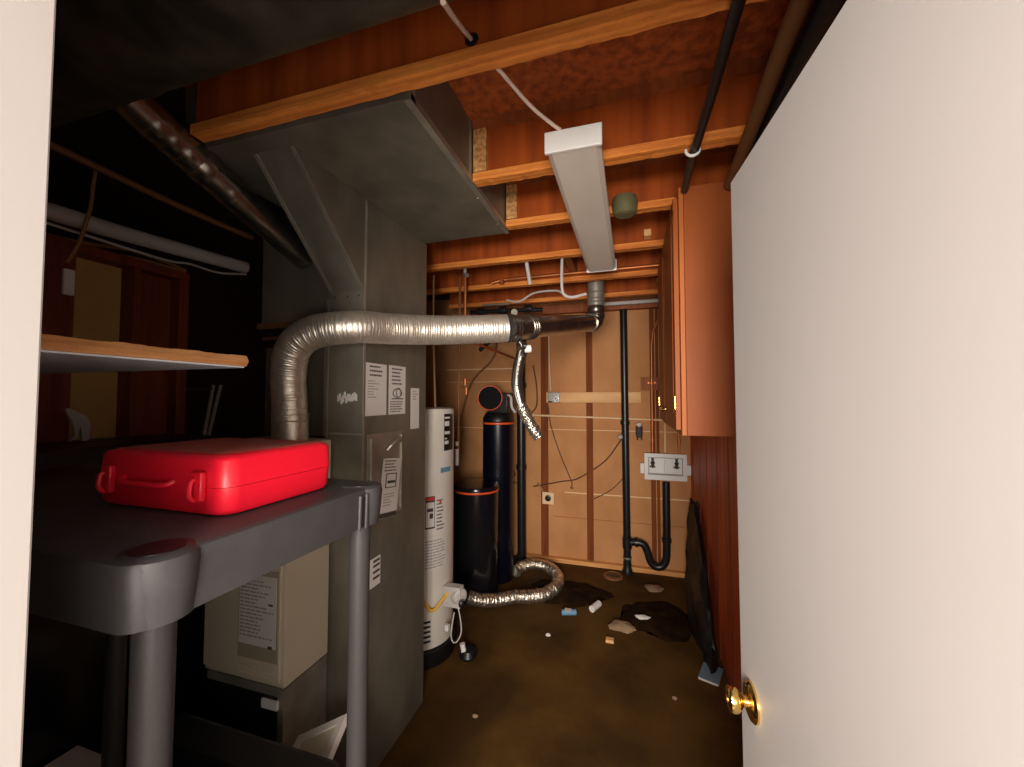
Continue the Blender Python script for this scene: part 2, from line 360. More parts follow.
# plenum behind the sloped piece and the coil box below it
t = thing('supply_plenum', (-1.43, 1.6, 1.90), 'dark grey metal plenum box above the furnace, left of the return duct', 'duct')
m = MB(); m.box(-1.62, CX0 - .012, 1.39, 1.86, 1.91, 2.395); m.build('duct_body', 'galv', t, bevel=.002)
m = MB(); m.box(-1.63, CX0 - .010, 1.375, 1.39, 1.885, 1.91); m.build('bottom_flange', 'rust', t)
m = MB(); m.lathe([(.006, 0), (.005, .003)], (-1.29, 1.39, 2.16), (0, -1, 0), 8); m.build('screw', 'chrome', t)
t = thing('coil_box', (-1.42, 1.6, 1.42), 'grey metal coil cabinet standing on the furnace behind the silver flue', 'coil cabinet')
m = MB(); m.box(-1.60, CX0 - .022, 1.40, 1.86, 1.405, 1.80); m.build('coil_body', 'galv', t, bevel=.002)
m = MB(); m.box(CX0 - .034, CX0 - .024, 1.394, 1.40, 1.41, 1.80); m.build('corner_seam', 'galv_bright', t)
m = MB(); m.tube([(-1.60, 1.385, 1.84), (-1.40, 1.385, 1.845), (-1.262, 1.385, 1.85)], .008, 8); m.nxt().tube([(-1.262, 1.385, 1.80), (-1.262, 1.385, 1.87)], .009, 8, 1); m.build('refrigerant_pipe', ['rust', 'white_plastic'], t)

# furnace
FX0, FX1, FY0, FY1 = -1.60, -1.245, 1.15, 1.86
FX1 = -1.245
t = thing('furnace', (-1.42, 1.5, 0), 'beige gas furnace cabinet on a grey metal base below the red case', 'furnace')
m = MB(); m.box(-1.58, -1.195, 1.15, 1.362, .535, 1.40); m.box(-1.58, -1.245, 1.362, 1.86, .535, 1.40); m.build('cabinet_body', 'beige', t, bevel=.004)
m = MB(); m.box(-1.57, -1.198, 1.152, 1.362, .001, .528); m.box(-1.57, -1.245, 1.362, 1.86, .001, .528); m.build('return_base', 'galv_bright', t, bevel=.002, label='bare grey metal base')
m = MB(); m.box(-1.575, -1.225, 1.146, 1.152, .02, .50); m.build('filter_opening', 'black', t, label='dark open front of the base')
fF = lambda u, v, d: (u, 1.15 - d, v)
m = MB(); m.patch(fF, -1.578, -1.212, .99, 1.385, 0, .012); m.build('upper_door', 'beige', t, bevel=.003)
m = MB(); m.patch(fF, -1.578, -1.212, .555, .975, 0, .008)
for i in range(4): m.patch(fF, -1.40, -1.23, .562 + i * .014, .568 + i * .014, .008, .011)
m.build('lower_door', 'beige', t, bevel=.002)
m = MB(); m.patch(fF, -1.40, -1.215, .625, .945, .0085, .014, 1); m.patch(fF, -1.395, -1.222, .675, .925, .014, .0155, 0); marks(m, fF, -1.39, -1.23, .70, .91, 16, .0155, 12, 2, .45)
m.patch(fF, -1.255, -1.235, .825, .832, .0175, .018, 3); m.patch(fF, -1.255, -1.235, .675, .685, .0175, .018, 3)
m.build('rating_label', ['paper', 'beige_dark', 'ink_soft', 'ink'], t, label='white printed wiring label')
m = MB(); fR = lambda u, v, d: (-1.195 + d, u, v)
for i in range(3):
    m.nxt(); m.patch(fR, 1.235, 1.29, .99 + i * .014, .996 + i * .014, 0, .001, 0); m.patch(fR, 1.295, 1.34, .99 + i * .014, .996 + i * .014, 0, .001, 0)
m.build('side_mark', 'paper', t)
m = MB(); m.patch(fF, -1.285, -1.215, .462, .492, .001, .012); m.build('door_clip', 'white_plastic', t)
# filter leaning low beside the furnace
m = MB()
def fq(u, v, d):
    c = V((-1.0, 1.075, .445)); ux = V((.14, .02, .075)).normalized(); vx = V((.1, -.9, -.30)); vx = (vx - ux * vx.dot(ux)).normalized(); w = ux.cross(vx)
    return c + ux * u + vx * v + w * d
m.patch(fq, -.10, .10, -.07, -.045, 0, .02); m.patch(fq, -.10, .10, .045, .07, 0, .02); m.patch(fq, -.10, -.075, -.045, .045, 0, .02); m.patch(fq, .075, .10, -.045, .045, 0, .02); m.patch(fq, -.075, .075, -.045, .045, .006, .010, 1)
# plain black box in front of the filter frame
c = MB(); c.box(-1.45, -.80, .86, .985, 0.001, .535)
tag(c.build('black_block', 'black', bevel=.02), 'plain black box on the floor in front of the furnace base', 'bin')
tag(m.build('filter_frame', ['paper', 'beige']), 'white cardboard filter frame leaning low beside the furnace base', 'filter')

# ------------------------------------------------------------------ flue
t = thing('furnace_flue', (-1.30, 1.25, 1.40), 'shiny silver flexible flue duct arching from the furnace to the galvanised pipe', 'flue')
m = MB()
fp = [(-1.30, 1.255, 1.43), (-1.300, 1.25, 1.55), (-1.298, 1.24, 1.655), (-1.255, 1.22, 1.765), (-1.17, 1.23, 1.825), (-1.03, 1.29, 1.848), (-.955, 1.41, 1.858), (-.83, 1.54, 1.868), (-.70, 1.63, 1.878), (-.545, 1.72, 1.892)]
flexpath(m, fp, .063, pitch=.011, amp=.018, crumple=.010, seed=4); m.build('flexible_duct', 'flex', t)
m = MB(); m.lathe([(.066, -.028), (.068, -.024), (.066, .0), (.066, .05), (.069, .053), (.066, .056), (.066, .075), (.069, .08)], (-1.30, 1.255, 1.428), (0, 0, 1), 36); m.build('collar', 'flex', t)
t2 = thing('vent_pipe', (-.36, 2.1, 1.9), 'rigid galvanised vent pipe with an elbow turning up through the joists', 'pipe')
a = V((-.555, 1.715, 1.890)); b = V((-.275, 2.86, 2.112)); dr = (b - a).normalized()
m = MB(); m.tube([a + dr * .12, b - dr * .0], .059, 32); m.build('horizontal_pipe', 'pipe_metal', t2)
m = MB()
for k in (.0, .035, .06, .20, .225, .25): m.nxt().tube([a + dr * k, a + dr * (k + .006), a + dr * (k + .012)], [.0615, .066, .0615], 32)
m.tube([a, a + dr * .1, a + dr * .13], [.0625, .0625, .060], 32, caps=False)
m.build('clamp_ring', 'pipe_metal', t2)
m = MB(); ep = spline([b - dr * .02, b + dr * .05, (-.245, 2.945, 2.165), (-.243, 2.952, 2.25)], .012)
m.tube(ep, [.061 + (.004 if (i % 4 == 0) else 0) for i in range(len(ep))], 32); m.build('elbow', 'pipe_metal', t2)
m = MB(); m.tube([(-.243, 2.952, 2.245), (-.243, 2.952, 2.60)], .061, 32)
for z in (2.27, 2.295, 2.34): m.tube([(-.243, 2.952, z), (-.243, 2.952, z + .006), (-.243, 2.952, z + .012)], [.061, .066, .061], 32)
m.build('riser', 'galv_bright', t2)
# dangling small flexible hose
t = thing('dangling_hose', (-.52, 1.9, 1.4), 'thin silver flexible hose dangling from the vent pipe in front of the back wall', 'hose')
m = MB(); hp = [(-.505, 1.835, 1.835), (-.515, 1.87, 1.79), (-.535, 1.88, 1.73), (-.545, 1.885, 1.64), (-.525, 1.89, 1.54), (-.475, 1.895, 1.44), (-.435, 1.90, 1.378)]
flexpath(m, hp[:5], .026, pitch=.010, amp=.03, crumple=.03, seed=9); m.build('smooth_length', 'pipe_metal', t)
m = MB(); flexpath(m, hp[4:], .026, pitch=.016, amp=.15, crumple=.15, seed=11); m.build('crumpled_end', 'foil', t)
m = MB(); m.lathe([(.008, -.018), (.019, -.016), (.019, .016), (.008, .018)], (-.483, 1.86, 1.812), (.9, .4, .1), 16); m.build('white_clip', 'white_plastic', t, label='white plastic clip')
m = MB(); pipe(m, [(-.51, 1.81, 1.842), (-.50, 1.82, 1.82), (-.515, 1.835, 1.79), (-.53, 1.84, 1.70), (-.54, 1.845, 1.60), (-.515, 1.85, 1.52)], .0028, 8, 0, True); m.build('hose_highlight', 'pvc', t)  # pale strand painting the highlight line along the hose

# round metal ducts upper left
t = thing('round_duct', (-.9, .55, 2.26), 'large dark round duct crossing above the doorway side of the joists', 'duct')
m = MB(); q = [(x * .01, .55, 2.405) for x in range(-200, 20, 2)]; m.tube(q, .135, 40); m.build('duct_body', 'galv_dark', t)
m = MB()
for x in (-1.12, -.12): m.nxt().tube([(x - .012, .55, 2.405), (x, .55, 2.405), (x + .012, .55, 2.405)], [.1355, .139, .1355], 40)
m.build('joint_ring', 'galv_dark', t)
t = thing('branch_duct', (-1.4, 1.0, 2.2), 'smaller round galvanised duct slanting down from the dark round duct to the plenum', 'duct')
m = MB(); q = spline([(-1.36, .70, 2.44), (-1.37, .78, 2.41), (-1.375, .9, 2.37), (-1.37, 1.1, 2.29), (-1.365, 1.30, 2.215), (-1.365, 1.386, 2.185)], .012)
m.tube(q, [.054 + (.003 if i in (9, 13, 17, 30) else 0) for i in range(len(q))], 28); m.build('duct_body', 'pipe_metal', t)
m = MB(); m.tube([q[20], q[21], q[23], q[24]], [.055, .058, .058, .055], 28); m.build('crimped_joint', 'pipe_metal', t)
# left pipes
m = MB(); m.tube([(-1.9, .45, 2.20), (-1.9, 1.0, 2.215), (-1.9, 1.53, 2.245)], .030, 20); tag(m.build('drain_pipe', 'pvc'), 'grey plastic pipe running high along the left side', 'pipe')
m = MB(); pipe(m, [(-1.75, .40, 2.385), (-1.75, .74, 2.372), (-1.75, 1.1, 2.352), (-1.75, 1.445, 2.348)], .013, 10, 0, True, .04); tag(m.build('overhead_pipe', 'rust'), 'thin brown pipe above the grey plastic pipe at upper left', 'pipe')
m = MB(); pipe(m, [(-1.88, .60, 2.165), (-1.88, .85, 2.16), (-1.88, 1.15, 2.155), (-1.88, 1.25, 2.17), (-1.88, 1.38, 2.17), (-1.88, 1.52, 2.205)], .005, 8, 0, True, .03); tag(m.build('grey_cable', 'pvc'), 'thin pale cable sagging just under the grey plastic pipe', 'cable')
for i, (dz, lab) in enumerate(((0, 'upper brown cable stapled along the top of the left partition'), (-.035, 'lower brown cable along the top of the left partition'))):
    m = MB(); pipe(m, [(-2.14, .60, 2.19 + dz * .4), (-2.14, .95, 2.20 + dz), (-2.14, 1.2, 2.235 + dz * .9), (-2.14, 1.41, 2.215 + dz * .3)], .008, 8, 0, True, .03)
    tag(m.build('brown_cable', 'wire_brown'), lab, 'cable', 'brown cables on the left partition')
t = thing('pull_cord', (-1.85, .86, 1.98), 'pale pull cord hanging at upper left with a white tag at its end', 'cord')
m = MB(); pipe(m, [(-1.85, .905, 2.395), (-1.85, .90, 2.33), (-1.85, .895, 2.25), (-1.85, .87, 2.12), (-1.85, .84, 2.035)], .006, 8, 0, True); m.build('cord', 'wire_brown', t)
m = MB(); m.box(-1.860, -1.845, .832, .862, 1.925, 2.015); m.build('tag', 'white_plastic', t, bevel=.004)
# partition studs
for y0, y1, lab in ((.90, .995, 'dark red stud of the left partition nearest the doorway'), (1.19, 1.215, 'thin dark red stud beside the tan panel of the left partition'), (1.375, 1.42, 'red end stud of the left partition beside the dark opening')):
    m = MB(); m.box(-2.22, -2.13, y0, y1, .001, 2.16); tag(m.build('partition_stud', 'stud_red', bevel=.002), lab, 'stud', 'studs of the left partition')
m = MB(); m.box(-2.218, -2.19, 1.217, 1.373, .001, 2.158); tag(m.build('backing_board', 'stud_red'), 'red wooden board between two studs of the left partition', 'board')
m = MB(); m.box(-2.26, -2.13, .216, 1.42, 2.162, 2.20); tag(m.build('partition_plate', 'stud_red', bevel=.002), 'wooden plate along the top of the left partition', 'plate')
# rods in the dark opening, ledge with white bracket
t = thing('folding_stand', (-2.2, 1.6, 0), 'pair of pale thin rods leaning together in the dark opening at left', 'stand')
for dy, dx in ((0, 0), (.04, .0)):
    m = MB(); m.tube([(-2.20 + dx, 1.545 + dy * .5, 0.01), (-2.20 + dx, 1.560 + dy * .6, 1.36), (-2.20 + dx, 1.605 + dy, 1.645)], .008, 8); m.build('rod', 'pvc', t)
m = MB(); m.tube([(-2.20, 1.40, 1.613), (-2.20, 1.60, 1.622)], .006, 8); m.build('crossbar', 'galv_dark', t)
t = thing('tool_chest', (-1.9, .95, 0), 'dark cabinet standing against the left partition behind the red case', 'cabinet')
m = MB(); m.box(-2.12, -1.75, .72, 1.32, .001, 1.405); m.build('body', 'black', t, bevel=.01)
m = MB(); m.box(-1.75, -1.745, .74, 1.30, .25, 1.35); m.build('door', 'black_gloss', t, bevel=.002)
m = MB(); m.box(-1.7448, -1.7435, .93, .96, .70, .725); m.box(-1.7448, -1.7435, .93, .96, .67, .693); m.build('door_label', 'paper', t, label='small white label in two pieces')
m = MB(); m.tube([(-1.74, 1.05, 1.0), (-1.725, 1.05, 1.02), (-1.725, 1.05, 1.14), (-1.74, 1.05, 1.16)], .005, 8); m.build('handle', 'chrome', t)
t = thing('metal_bracket', (-2.0, .98, 1.405), 'small pale bent bracket standing on the dark cabinet at far left', 'bracket')
m = MB(); m.prism([(.925, 1.407), (.945, 1.43), (.94, 1.47), (.915, 1.53), (.925, 1.535), (.975, 1.505), (.99, 1.47), (.985, 1.41), (.965, 1.41), (.96, 1.46), (.95, 1.42)], 0, -2.0, -1.985); m.build('plate', 'pvc', t, bevel=.002)
m = MB(); m.box(-2.02, -1.97, .92, 1.08, 1.4055, 1.409); m.build('foot', 'galv_dark', t)

# ------------------------------------------------------------------ wall shelf at upper left
t = thing('wall_shelf', (-1.5, .43, 1.63), 'white-bottomed wooden shelf board with a raw wood end, above the red case', 'shelf')
m = MB(); m.box(-2.19, -.800, .225, .648, 1.636, 1.639); m.build('melamine_underside', 'melamine', t)
m = MB(); n = 40; r1 = random.Random(5); m.box(-2.19, -.805, .225, .64, 1.639, 1.660); m.build('core_board', 'raw_edge', t, bevel=.002)
m = MB(); vs = []; fs = []
for i in range(n + 1):
    y = .225 + .425 * i / n; rr = .018 if i < n else .012
    w = .0012 * math.sin(i * .7) + r1.uniform(-.001, .001)
    vs += [(-.806, y, 1.6392), (-.796 + w * .5, y, 1.6395), (-.791 + w, y, 1.650), (-.797 + w, y, 1.661 + w * .5), (-.806, y, 1.661)]
for i in range(n):
    for k in range(5): fs.append((i * 5 + k, i * 5 + (k + 1) % 5, (i + 1) * 5 + (k + 1) % 5, (i + 1) * 5 + k))
fs += [(4, 3, 2, 1, 0), tuple(range(n * 5, n * 5 + 5))]
m.add(vs, fs, 0, True); m.build('raw_edge', 'raw_edge', t, label='rough pale wood edge')

# ------------------------------------------------------------------ plastic shelving unit
t = thing('shelving_unit', (-1.02, .555, 0), 'dark grey moulded plastic shelving unit on round posts, red case on top', 'shelving unit')
SZ = 1.368
def rrect(x0, x1, y0, y1, r, n=6):
    p = []
    for cx, cy, a0 in ((x1 - r, y1 - r, 0), (x0 + r, y1 - r, 90), (x0 + r, y0 + r, 180), (x1 - r, y0 + r, 270)):
        for k in range(n + 1):
            a = math.radians(a0 + 90 * k / n); p.append((cx + r * math.cos(a), cy + r * math.sin(a)))
    return p
SX0, SX1, SY0, SY1 = -1.48, -.577, .330, .838
def ring_loft(loops):
    n = len(loops[0][0]); vs = []; fs = []
    for poly, z in loops: vs += [(p[0], p[1], z) for p in poly]
    for i in range(len(loops) - 1):
        for k in range(n): k2 = (k + 1) % n; fs.append((i * n + k, i * n + k2, (i + 1) * n + k2, (i + 1) * n + k))
    fs.append(tuple(range(n))[::-1]); fs.append(tuple(range((len(loops) - 1) * n, len(loops) * n)))
    return vs, fs
def tray(ztop):
    m = MB()
    def L(o, r): return rrect(SX0 - o, SX1 + o, SY0 - o, SY1 + o, r)
    vs, fs = ring_loft([(L(-.006, .03), ztop - .088), (L(-.001, .03), ztop - .086), (L(.003, .032), ztop - .012), (L(0, .03), ztop - .003), (L(-.006, .026), ztop)])
    m.add(vs, fs, 0, True); return m
posts = [(-.612, .378), (-.612, .795), (-1.443, .378), (-1.443, .795)]
for k, zt in enumerate((SZ, .46)):
    s = tray(zt).build('shelf_tray', 'plastic_grey', t)
    m = MB()
    for px, py in posts:
        m.nxt().lathe([(.036, -.088), (.042, -.087), (.046, -.05), (.049, -.014), (.047, -.004), (.040, .0005)], (px, py, zt), (0, 0, 1), 28)
    m.build('corner_socket', 'plastic_grey', s)
    if k == 0:
        m = MB()
        for yy in (.742, .764): m.nxt().tube([(SX1 + .004, yy, zt - .088), (SX1 + .006, yy, zt - .012)], .004, 8)
        for px, py in posts:
            m.nxt().lathe([(.030, .0), (.030, .0015), (.024, .0016)], (px, py, zt), (0, 0, 1), 24, 1)
        m.build('socket_rib', ['post_grey', 'black'], s)
for px, py in posts:
    m = MB(); m.lathe([(.022, .001), (.0235, .03), (.0225, .37)], (px, py, 0), (0, 0, 1), 28); m.nxt().lathe([(.0225, .46), (.0235, .5), (.0225, 1.0), (.0235, 1.28)], (px, py, 0), (0, 0, 1), 28)
    m.build('post', 'post_grey', t)

# red case
t = thing('plastic_case', (-.80, .62, SZ), 'bright red plastic tool case lying flat on the grey shelving unit', 'case')
KX0, KX1, KY0, KY1 = -.985, -.650, .498, .752
ang = math.radians(0)
def kr(o, r=.028): return rrect(KX0 - o, KX1 + o, KY0 - o, KY1 + o, r, 8)
m = MB(); vs, fs = ring_loft([(kr(-.012), SZ + .0015), (kr(-.006), SZ + .004), (kr(-.002), SZ + .012), (kr(0), SZ + .050)]); m.add(vs, fs, 0, True); m.build('case_bottom', 'red_plastic', t)
m = MB(); vs, fs = ring_loft([(kr(.001), SZ + .051), (kr(-.001), SZ + .095), (kr(-.005), SZ + .101), (kr(-.014), SZ + .105)]); m.add(vs, fs, 0, True)
vs, fs = ring_loft([(kr(-.022, .02), SZ + .105), (kr(-.025, .02), SZ + .1065)]); m.add(vs, fs, 1, True); m.build('lid', ['red_plastic', 'red_dusty'], t)
for x in (-.945, -.716):
    m = MB(); m.box(x, x + .026, KY0 - .012, KY0 - .001, SZ + .028, SZ + .078)
    m.tube(spline([(x + .013, KY0 - .012, SZ + .03), (x + .013, KY0 - .020, SZ + .04), (x + .013, KY0 - .018, SZ + .062), (x + .013, KY0 - .012, SZ + .066)], .006), .004, 8)
    m.build('latch', 'red_plastic', t, bevel=.003)
m = MB(); m.tube(spline([(-.895, KY0 - .002, SZ + .058), (-.89, KY0 - .011, SZ + .053), (-.875, KY0 - .014, SZ + .051), (-.83, KY0 - .014, SZ + .051), (-.785, KY0 - .014, SZ + .051), (-.77, KY0 - .011, SZ + .053), (-.765, KY0 - .002, SZ + .058)], .006), .0055, 10); m.build('handle', 'red_plastic', t)
m = MB()
for x in (-.90, -.74): m.nxt().lathe([(.008, 0), (.008, .03)], (x, KY1 + .004, SZ + .051), (1, 0, 0), 10)
m.build('hinge', 'red_plastic', t)
m = MB(); m.box(-1.730, -1.560, .690, .862, .001, .445); m.box(-1.728, -1.562, .692, .86, .445, .449)
tag(m.build('paper_carton', 'paper', bevel=.003), 'white carton low on the floor behind the near post of the grey shelving', 'box')

# ------------------------------------------------------------------ water heater
HX, HY, HR = -1.30, 2.27, .213
t = thing('water_heater', (HX, HY, 0), 'light grey cylindrical gas water heater behind the tall return duct', 'water heater')
m = MB(); m.lathe([(HR - .01, .10), (HR, .105), (HR, 1.495), (HR - .004, 1.505), (HR - .03, 1.512), (.05, 1.515)], (HX, HY, 0), (0, 0, 1), 64); m.build('tank_jacket', 'heater', t)
m = MB(); m.lathe([(HR + .012, .001), (HR + .014, .09), (HR - .012, .10)], (HX, HY, 0), (0, 0, 1), 48); m.build('base_ring', 'black', t)
def fC(u, v, d):   # u = angle in degrees measured on the jacket
    a = math.radians(u); return (HX + (HR + d) * math.cos(a), HY + (HR + d) * math.sin(a), v)
# the camera sees roughly -75..+15 degrees of the jacket
m = MB()
for i in range(5): m.nxt().patch(fC, -62, -42, .145 + i * .028, .157 + i * .028, -.001, .0015, 0, 4)
m.build('air_louvre', 'black', t)
m = MB(); m.patch(fC, -19, 8, 1.25, 1.475, .0005, .0015, 0, 6)
r2 = random.Random(2)
for z, h, w in ((1.445, .012, 14), (1.40, .03, 12), (1.35, .018, 14), (1.32, .008, 6), (1.29, .02, 10)): m.patch(fC, -18, -18 + w, z, z + h, .0015, .002, 1, 3)
m.build('energy_label', ['black', 'paper'], t, label='tall black label with white marks')
m = MB(); m.patch(fC, -26, -2, 1.12, 1.245, .0005, .0015, 0, 6); m.patch(fC, -26, -2, 1.12, 1.15, .0015, .002, 1, 6); m.build('blue_tag', ['paper', 'blue_ink'], t, label='white and blue sticker')
m = MB(); m.patch(fC, -54, -14, .76, 1.0, .0005, .0015, 0, 8); m.patch(fC, -52, -36, .80, .99, .0015, .002, 1, 6); m.patch(fC, -51, -37, .81, .955, .002, .0025, 0, 6); m.patch(fC, -51, -37, .965, .985, .002, .0025, 3, 5)
m.patch(fC, -49, -39, .90, .92, .0025, .003, 1, 3); m.patch(fC, -45, -39, .86, .89, .0025, .003, 1, 3); marks(m, fC, -33, -17, .78, .97, 9, .0015, 44, 1, .6); m.patch(fC, -28, -24, .94, .96, .0015, .002, 2, 2)
m.build('warning_label', ['paper', 'ink', 'red_ink', 'red_ink'], t, label='white warning label with a red and black frame')
m = MB(); m.patch(fC, -54, -12, .55, .75, .0005, .0015, 0, 8); marks(m, fC, -52, -14, .565, .735, 10, .0015, 21, 1, .7); m.build('instruction_label', ['paper', 'ink_soft'], t)
m = MB(); c = V((-1.0, 2.21, .395)); m.lathe([(.02, -.03), (.045, -.028), (.050, .0), (.045, .025), (.02, .03)], c, (math.cos(math.radians(-30)), math.sin(math.radians(-30)), 0), 20)
m.box(c.x - .095, c.x + .022, c.y - .03, c.y + .03, .33, .45); gv = m.build('gas_valve', 'pvc', t, bevel=.006)
m = MB(); m.lathe([(.018, 0), (.02, .02), (.012, .026)], c + V((.035, -.04, -.02)), (.6, -.8, 0), 16); m.build('dial', 'black', gv)
m = MB(); pipe(m, [fC(-75, .50, .02), fC(-62, .45, .03), fC(-48, .36, .035), fC(-43, .340, .035), fC(-36, .355, .035), fC(-18, .42, .045)], .009, 10, 0, True); m.build('gas_tube', 'yellow', t, label='yellow gas connector')
m = MB(); pipe(m, [c + V((0, -.01, -.06)), c + V((.02, -.02, -.12)), c + V((.03, -.03, -.2)), c + V((.0, -.05, -.25)), c + V((-.02, -.06, -.2)), c + V((-.01, -.04, -.08))], .004, 8, 0, True)
m.build('igniter_wire', 'pvc', t)
m = MB(); x, y, z = c + V((-.045, -.06, -.16)); m.box(x - .012, x + .012, y - .012, y + .012, z - .02, z + .015); m.build('wire_connector', 'white_plastic', t, bevel=.003)
m = MB(); m.tube([(-1.33, 2.22, 1.51), (-1.33, 2.22, 2.395)], .037, 20); m.build('draft_pipe', 'galv', t)
m = MB(); pipe(m, [(-1.19, 2.26, 1.50), (-1.205, 2.27, 1.75), (-1.23, 2.3, 2.0), (-1.23, 2.3, 2.38)], .007, 8, 0, True); m.build('supply_line', 'wire_brown', t)
m = MB(); x, y = -.985, 2.275; m.lathe([(.045, .001), (.055, .02), (.04, .05)], (x + .02, y, 0), (0, 0, 1), 20); m.tube([(x + .0, y - .02, .045), (x - .01, y - .02, .09)], .016, 12, 1)
tag(m.build('leak_alarm', ['black', 'white_plastic']), 'small black puck with a white cap on the floor by the water heater', 'sensor')

# pipes near the heater / tanks
m = MB(); m.tube([(-1.145, 2.62, 2.60), (-1.145, 2.62, 2.02), (-1.145, 2.64, 2.0), (-1.145, 3.855, 1.98)], .011, 10); tag(m.build('copper_riser', 'copper'), 'copper riser pipe at the corner behind the grey duct', 'pipe')
t = thing('softener_line', (-1.25, 2.75, 1.0), 'dark vertical pipe with white fittings between the heater and black tanks', 'pipe')
m = MB(); m.tube([(-1.255, 2.75, 1.10), (-1.245, 2.75, 2.50)], .010, 10); m.build('pipe', 'rust', t)
m = MB(); m.lathe([(.015, 0), (.015, .03)], (-1.262, 2.74, 1.215), (0, 0, 1), 12); m.nxt().lathe([(.016, 0), (.016, .12)], (-1.262, 2.74, 1.07), (0, 0, 1), 12); m.build('white_fitting', 'white_plastic', t)
m = MB(); m.lathe([(.013, 0), (.013, .05)], (-1.20, 2.75, 1.67), (0, 0, 1), 10); m.nxt().lathe([(.013, 0), (.013, .05)], (-1.19, 2.75, 1.60), (0, 0, 1), 10); m.tube([(-1.245, 2.75, 1.66), (-1.19, 2.75, 1.65)], .006, 8); m.build('valve', 'copper', t)
# dark pipework up between heater and ceiling
t = thing('water_manifold', (-1.0, 3.2, 2.2), 'dark iron pipe manifold high up behind the silver flue', 'pipe')
m = MB(); m.tube([(-1.35, 3.2, 2.33), (-.70, 3.2, 2.31)], .018, 12); m.tube([(-1.05, 3.2, 2.33), (-1.05, 3.2, 2.08)], .018, 12)
for x in (-1.25, -1.05, -.82): m.nxt().lathe([(.032, -.03), (.035, 0), (.032, .03)], (x, 3.2, 2.325), (1, 0, 0), 16)
m.build('iron_pipe', 'abs', t)
m = MB(); m.tube([(-1.22, 3.16, 2.375), (-.98, 3.16, 2.37)], .009, 8); m.nxt().tube([(-1.10, 3.17, 2.26), (-1.10, 3.17, 2.18)], .010, 8); m.nxt().lathe([(.028, 0), (.028, .012)], (-.93, 3.15, 2.29), (.2, -1, 0), 12); m.build('valve_lever', 'galv_bright', t)
m = MB(); m.tube([(-1.30, 3.3, 2.0), (-1.14, 3.3, 2.13)], .018, 10); tag(m.build('slanted_pipe', 'abs'), 'dark slanted pipe behind the flue above the tall black tank', 'pipe')

# ------------------------------------------------------------------ softener tanks
BX, BY = -1.205, 3.0
t = thing('brine_tank', (BX, BY, 0), 'wide black round brine tank with an orange rim on the floor', 'tank')
m = MB(); m.lathe([(.165, .001), (.172, .01), (.178, .80), (.178, .832)], (BX, BY, 0), (0, 0, 1), 48); m.build('tank_body', 'black_gloss', t)
m = MB(); m.lathe([(.181, .833), (.183, .838), (.181, .848)], (BX, BY, 0), (0, 0, 1), 48); m.build('orange_rim', 'orange_ring', t, label='orange rim')
m = MB(); m.lathe([(.184, .849), (.185, .872), (.178, .882), (.10, .888), (.01, .889)], (BX, BY, 0), (0, 0, 1), 48); m.build('lid', 'black_gloss', t)
TX, TY, TR = -1.135, 3.335, .135
t = thing('softener_tank', (TX, TY, 0), 'tall slim black water softener tank with a round orange-ringed control head', 'tank')
m = MB(); m.lathe([(.125, .001), (TR, .02), (TR, 1.345)], (TX, TY, 0), (0, 0, 1), 48); m.build('tank_body', 'navy', t)
m = MB(); m.lathe([(TR + .003, 1.346), (TR + .005, 1.352), (TR + .003, 1.362)], (TX, TY, 0), (0, 0, 1), 48); m.build('orange_band', 'orange_ring', t, label='orange band')
m = MB(); m.lathe([(TR + .002, 1.363), (TR, 1.40), (TR - .03, 1.45), (.07, 1.47)], (TX, TY, 0), (0, 0, 1), 48); m.box(TX - .05, TX + .12, TY - .10, TY + .06, 1.44, 1.62); m.build('valve_body', 'black', t, bevel=.01)
hc = V((TX - .03, TY - .13, 1.575)); hd = V((.30, -1, 0)).normalized()
m = MB(); m.lathe([(.108, -.06), (.108, .0), (.104, .008)], hc, hd, 48); hd_o = m.build('control_head', 'black_matte', t)
m = MB(); m.tube([hc + hd * .006 + (V((0, 0, 1)) * math.sin(a) + hd.cross(V((0, 0, 1))) * math.cos(a)) * .103 for a in [i * PI / 24 for i in range(49)]], .004, 8, caps=False); m.build('orange_ring', 'orange_ring', hd_o, label='thin orange ring')
m = MB(); m.tube([(TX + .10 * math.cos(a) * 0 + TX * 0 + TX - .0 + .018 * math.cos(a), TY - TR - .002, 1.03 + .018 * math.sin(a)) for a in [i * PI / 12 for i in range(25)]], .0025, 6, caps=False); m.build('round_emblem', 'ink_soft', t)
m = MB(); pipe(m, [(TX + .12, TY - .09, 1.60), (TX + .155, TY - .12, 1.58), (TX + .165, TY - .13, 1.50), (TX + .20, TY - .14, 1.45)], .012, 10, 0, True); m.build('bypass_hose', 'pvc', t)

# floor hose
fpnt = [(-1.02, 2.735, .30), (-1.0, 2.80, .12), (-.985, 2.90, .062), (-.90, 2.95, .058), (-.765, 2.975, .058), (-.65, 3.06, .058), (-.585, 3.22, .06), (-.61, 3.42, .065), (-.72, 3.56, .07), (-.86, 3.60, .07), (-.95, 3.53, .068), (-.975, 3.42, .066)]
m = MB(); flexpath(m, [(-1.17, 2.745, .11), (-1.08, 2.775, .085), (-.985, 2.87, .055)] + [(-.88, 2.96, .05), (-.765, 2.995, .05), (-.66, 3.07, .05), (-.60, 3.22, .05), (-.62, 3.40, .055), (-.72, 3.53, .06), (-.86, 3.57, .06), (-.955, 3.50, .058), (-.985, 3.38, .055)], .044, pitch=.022, amp=.14, crumple=.10, seed=6)
tag(m.build('floor_duct_hose', 'foil'), 'crumpled silver foil duct looping on the floor beside the black tanks', 'hose')

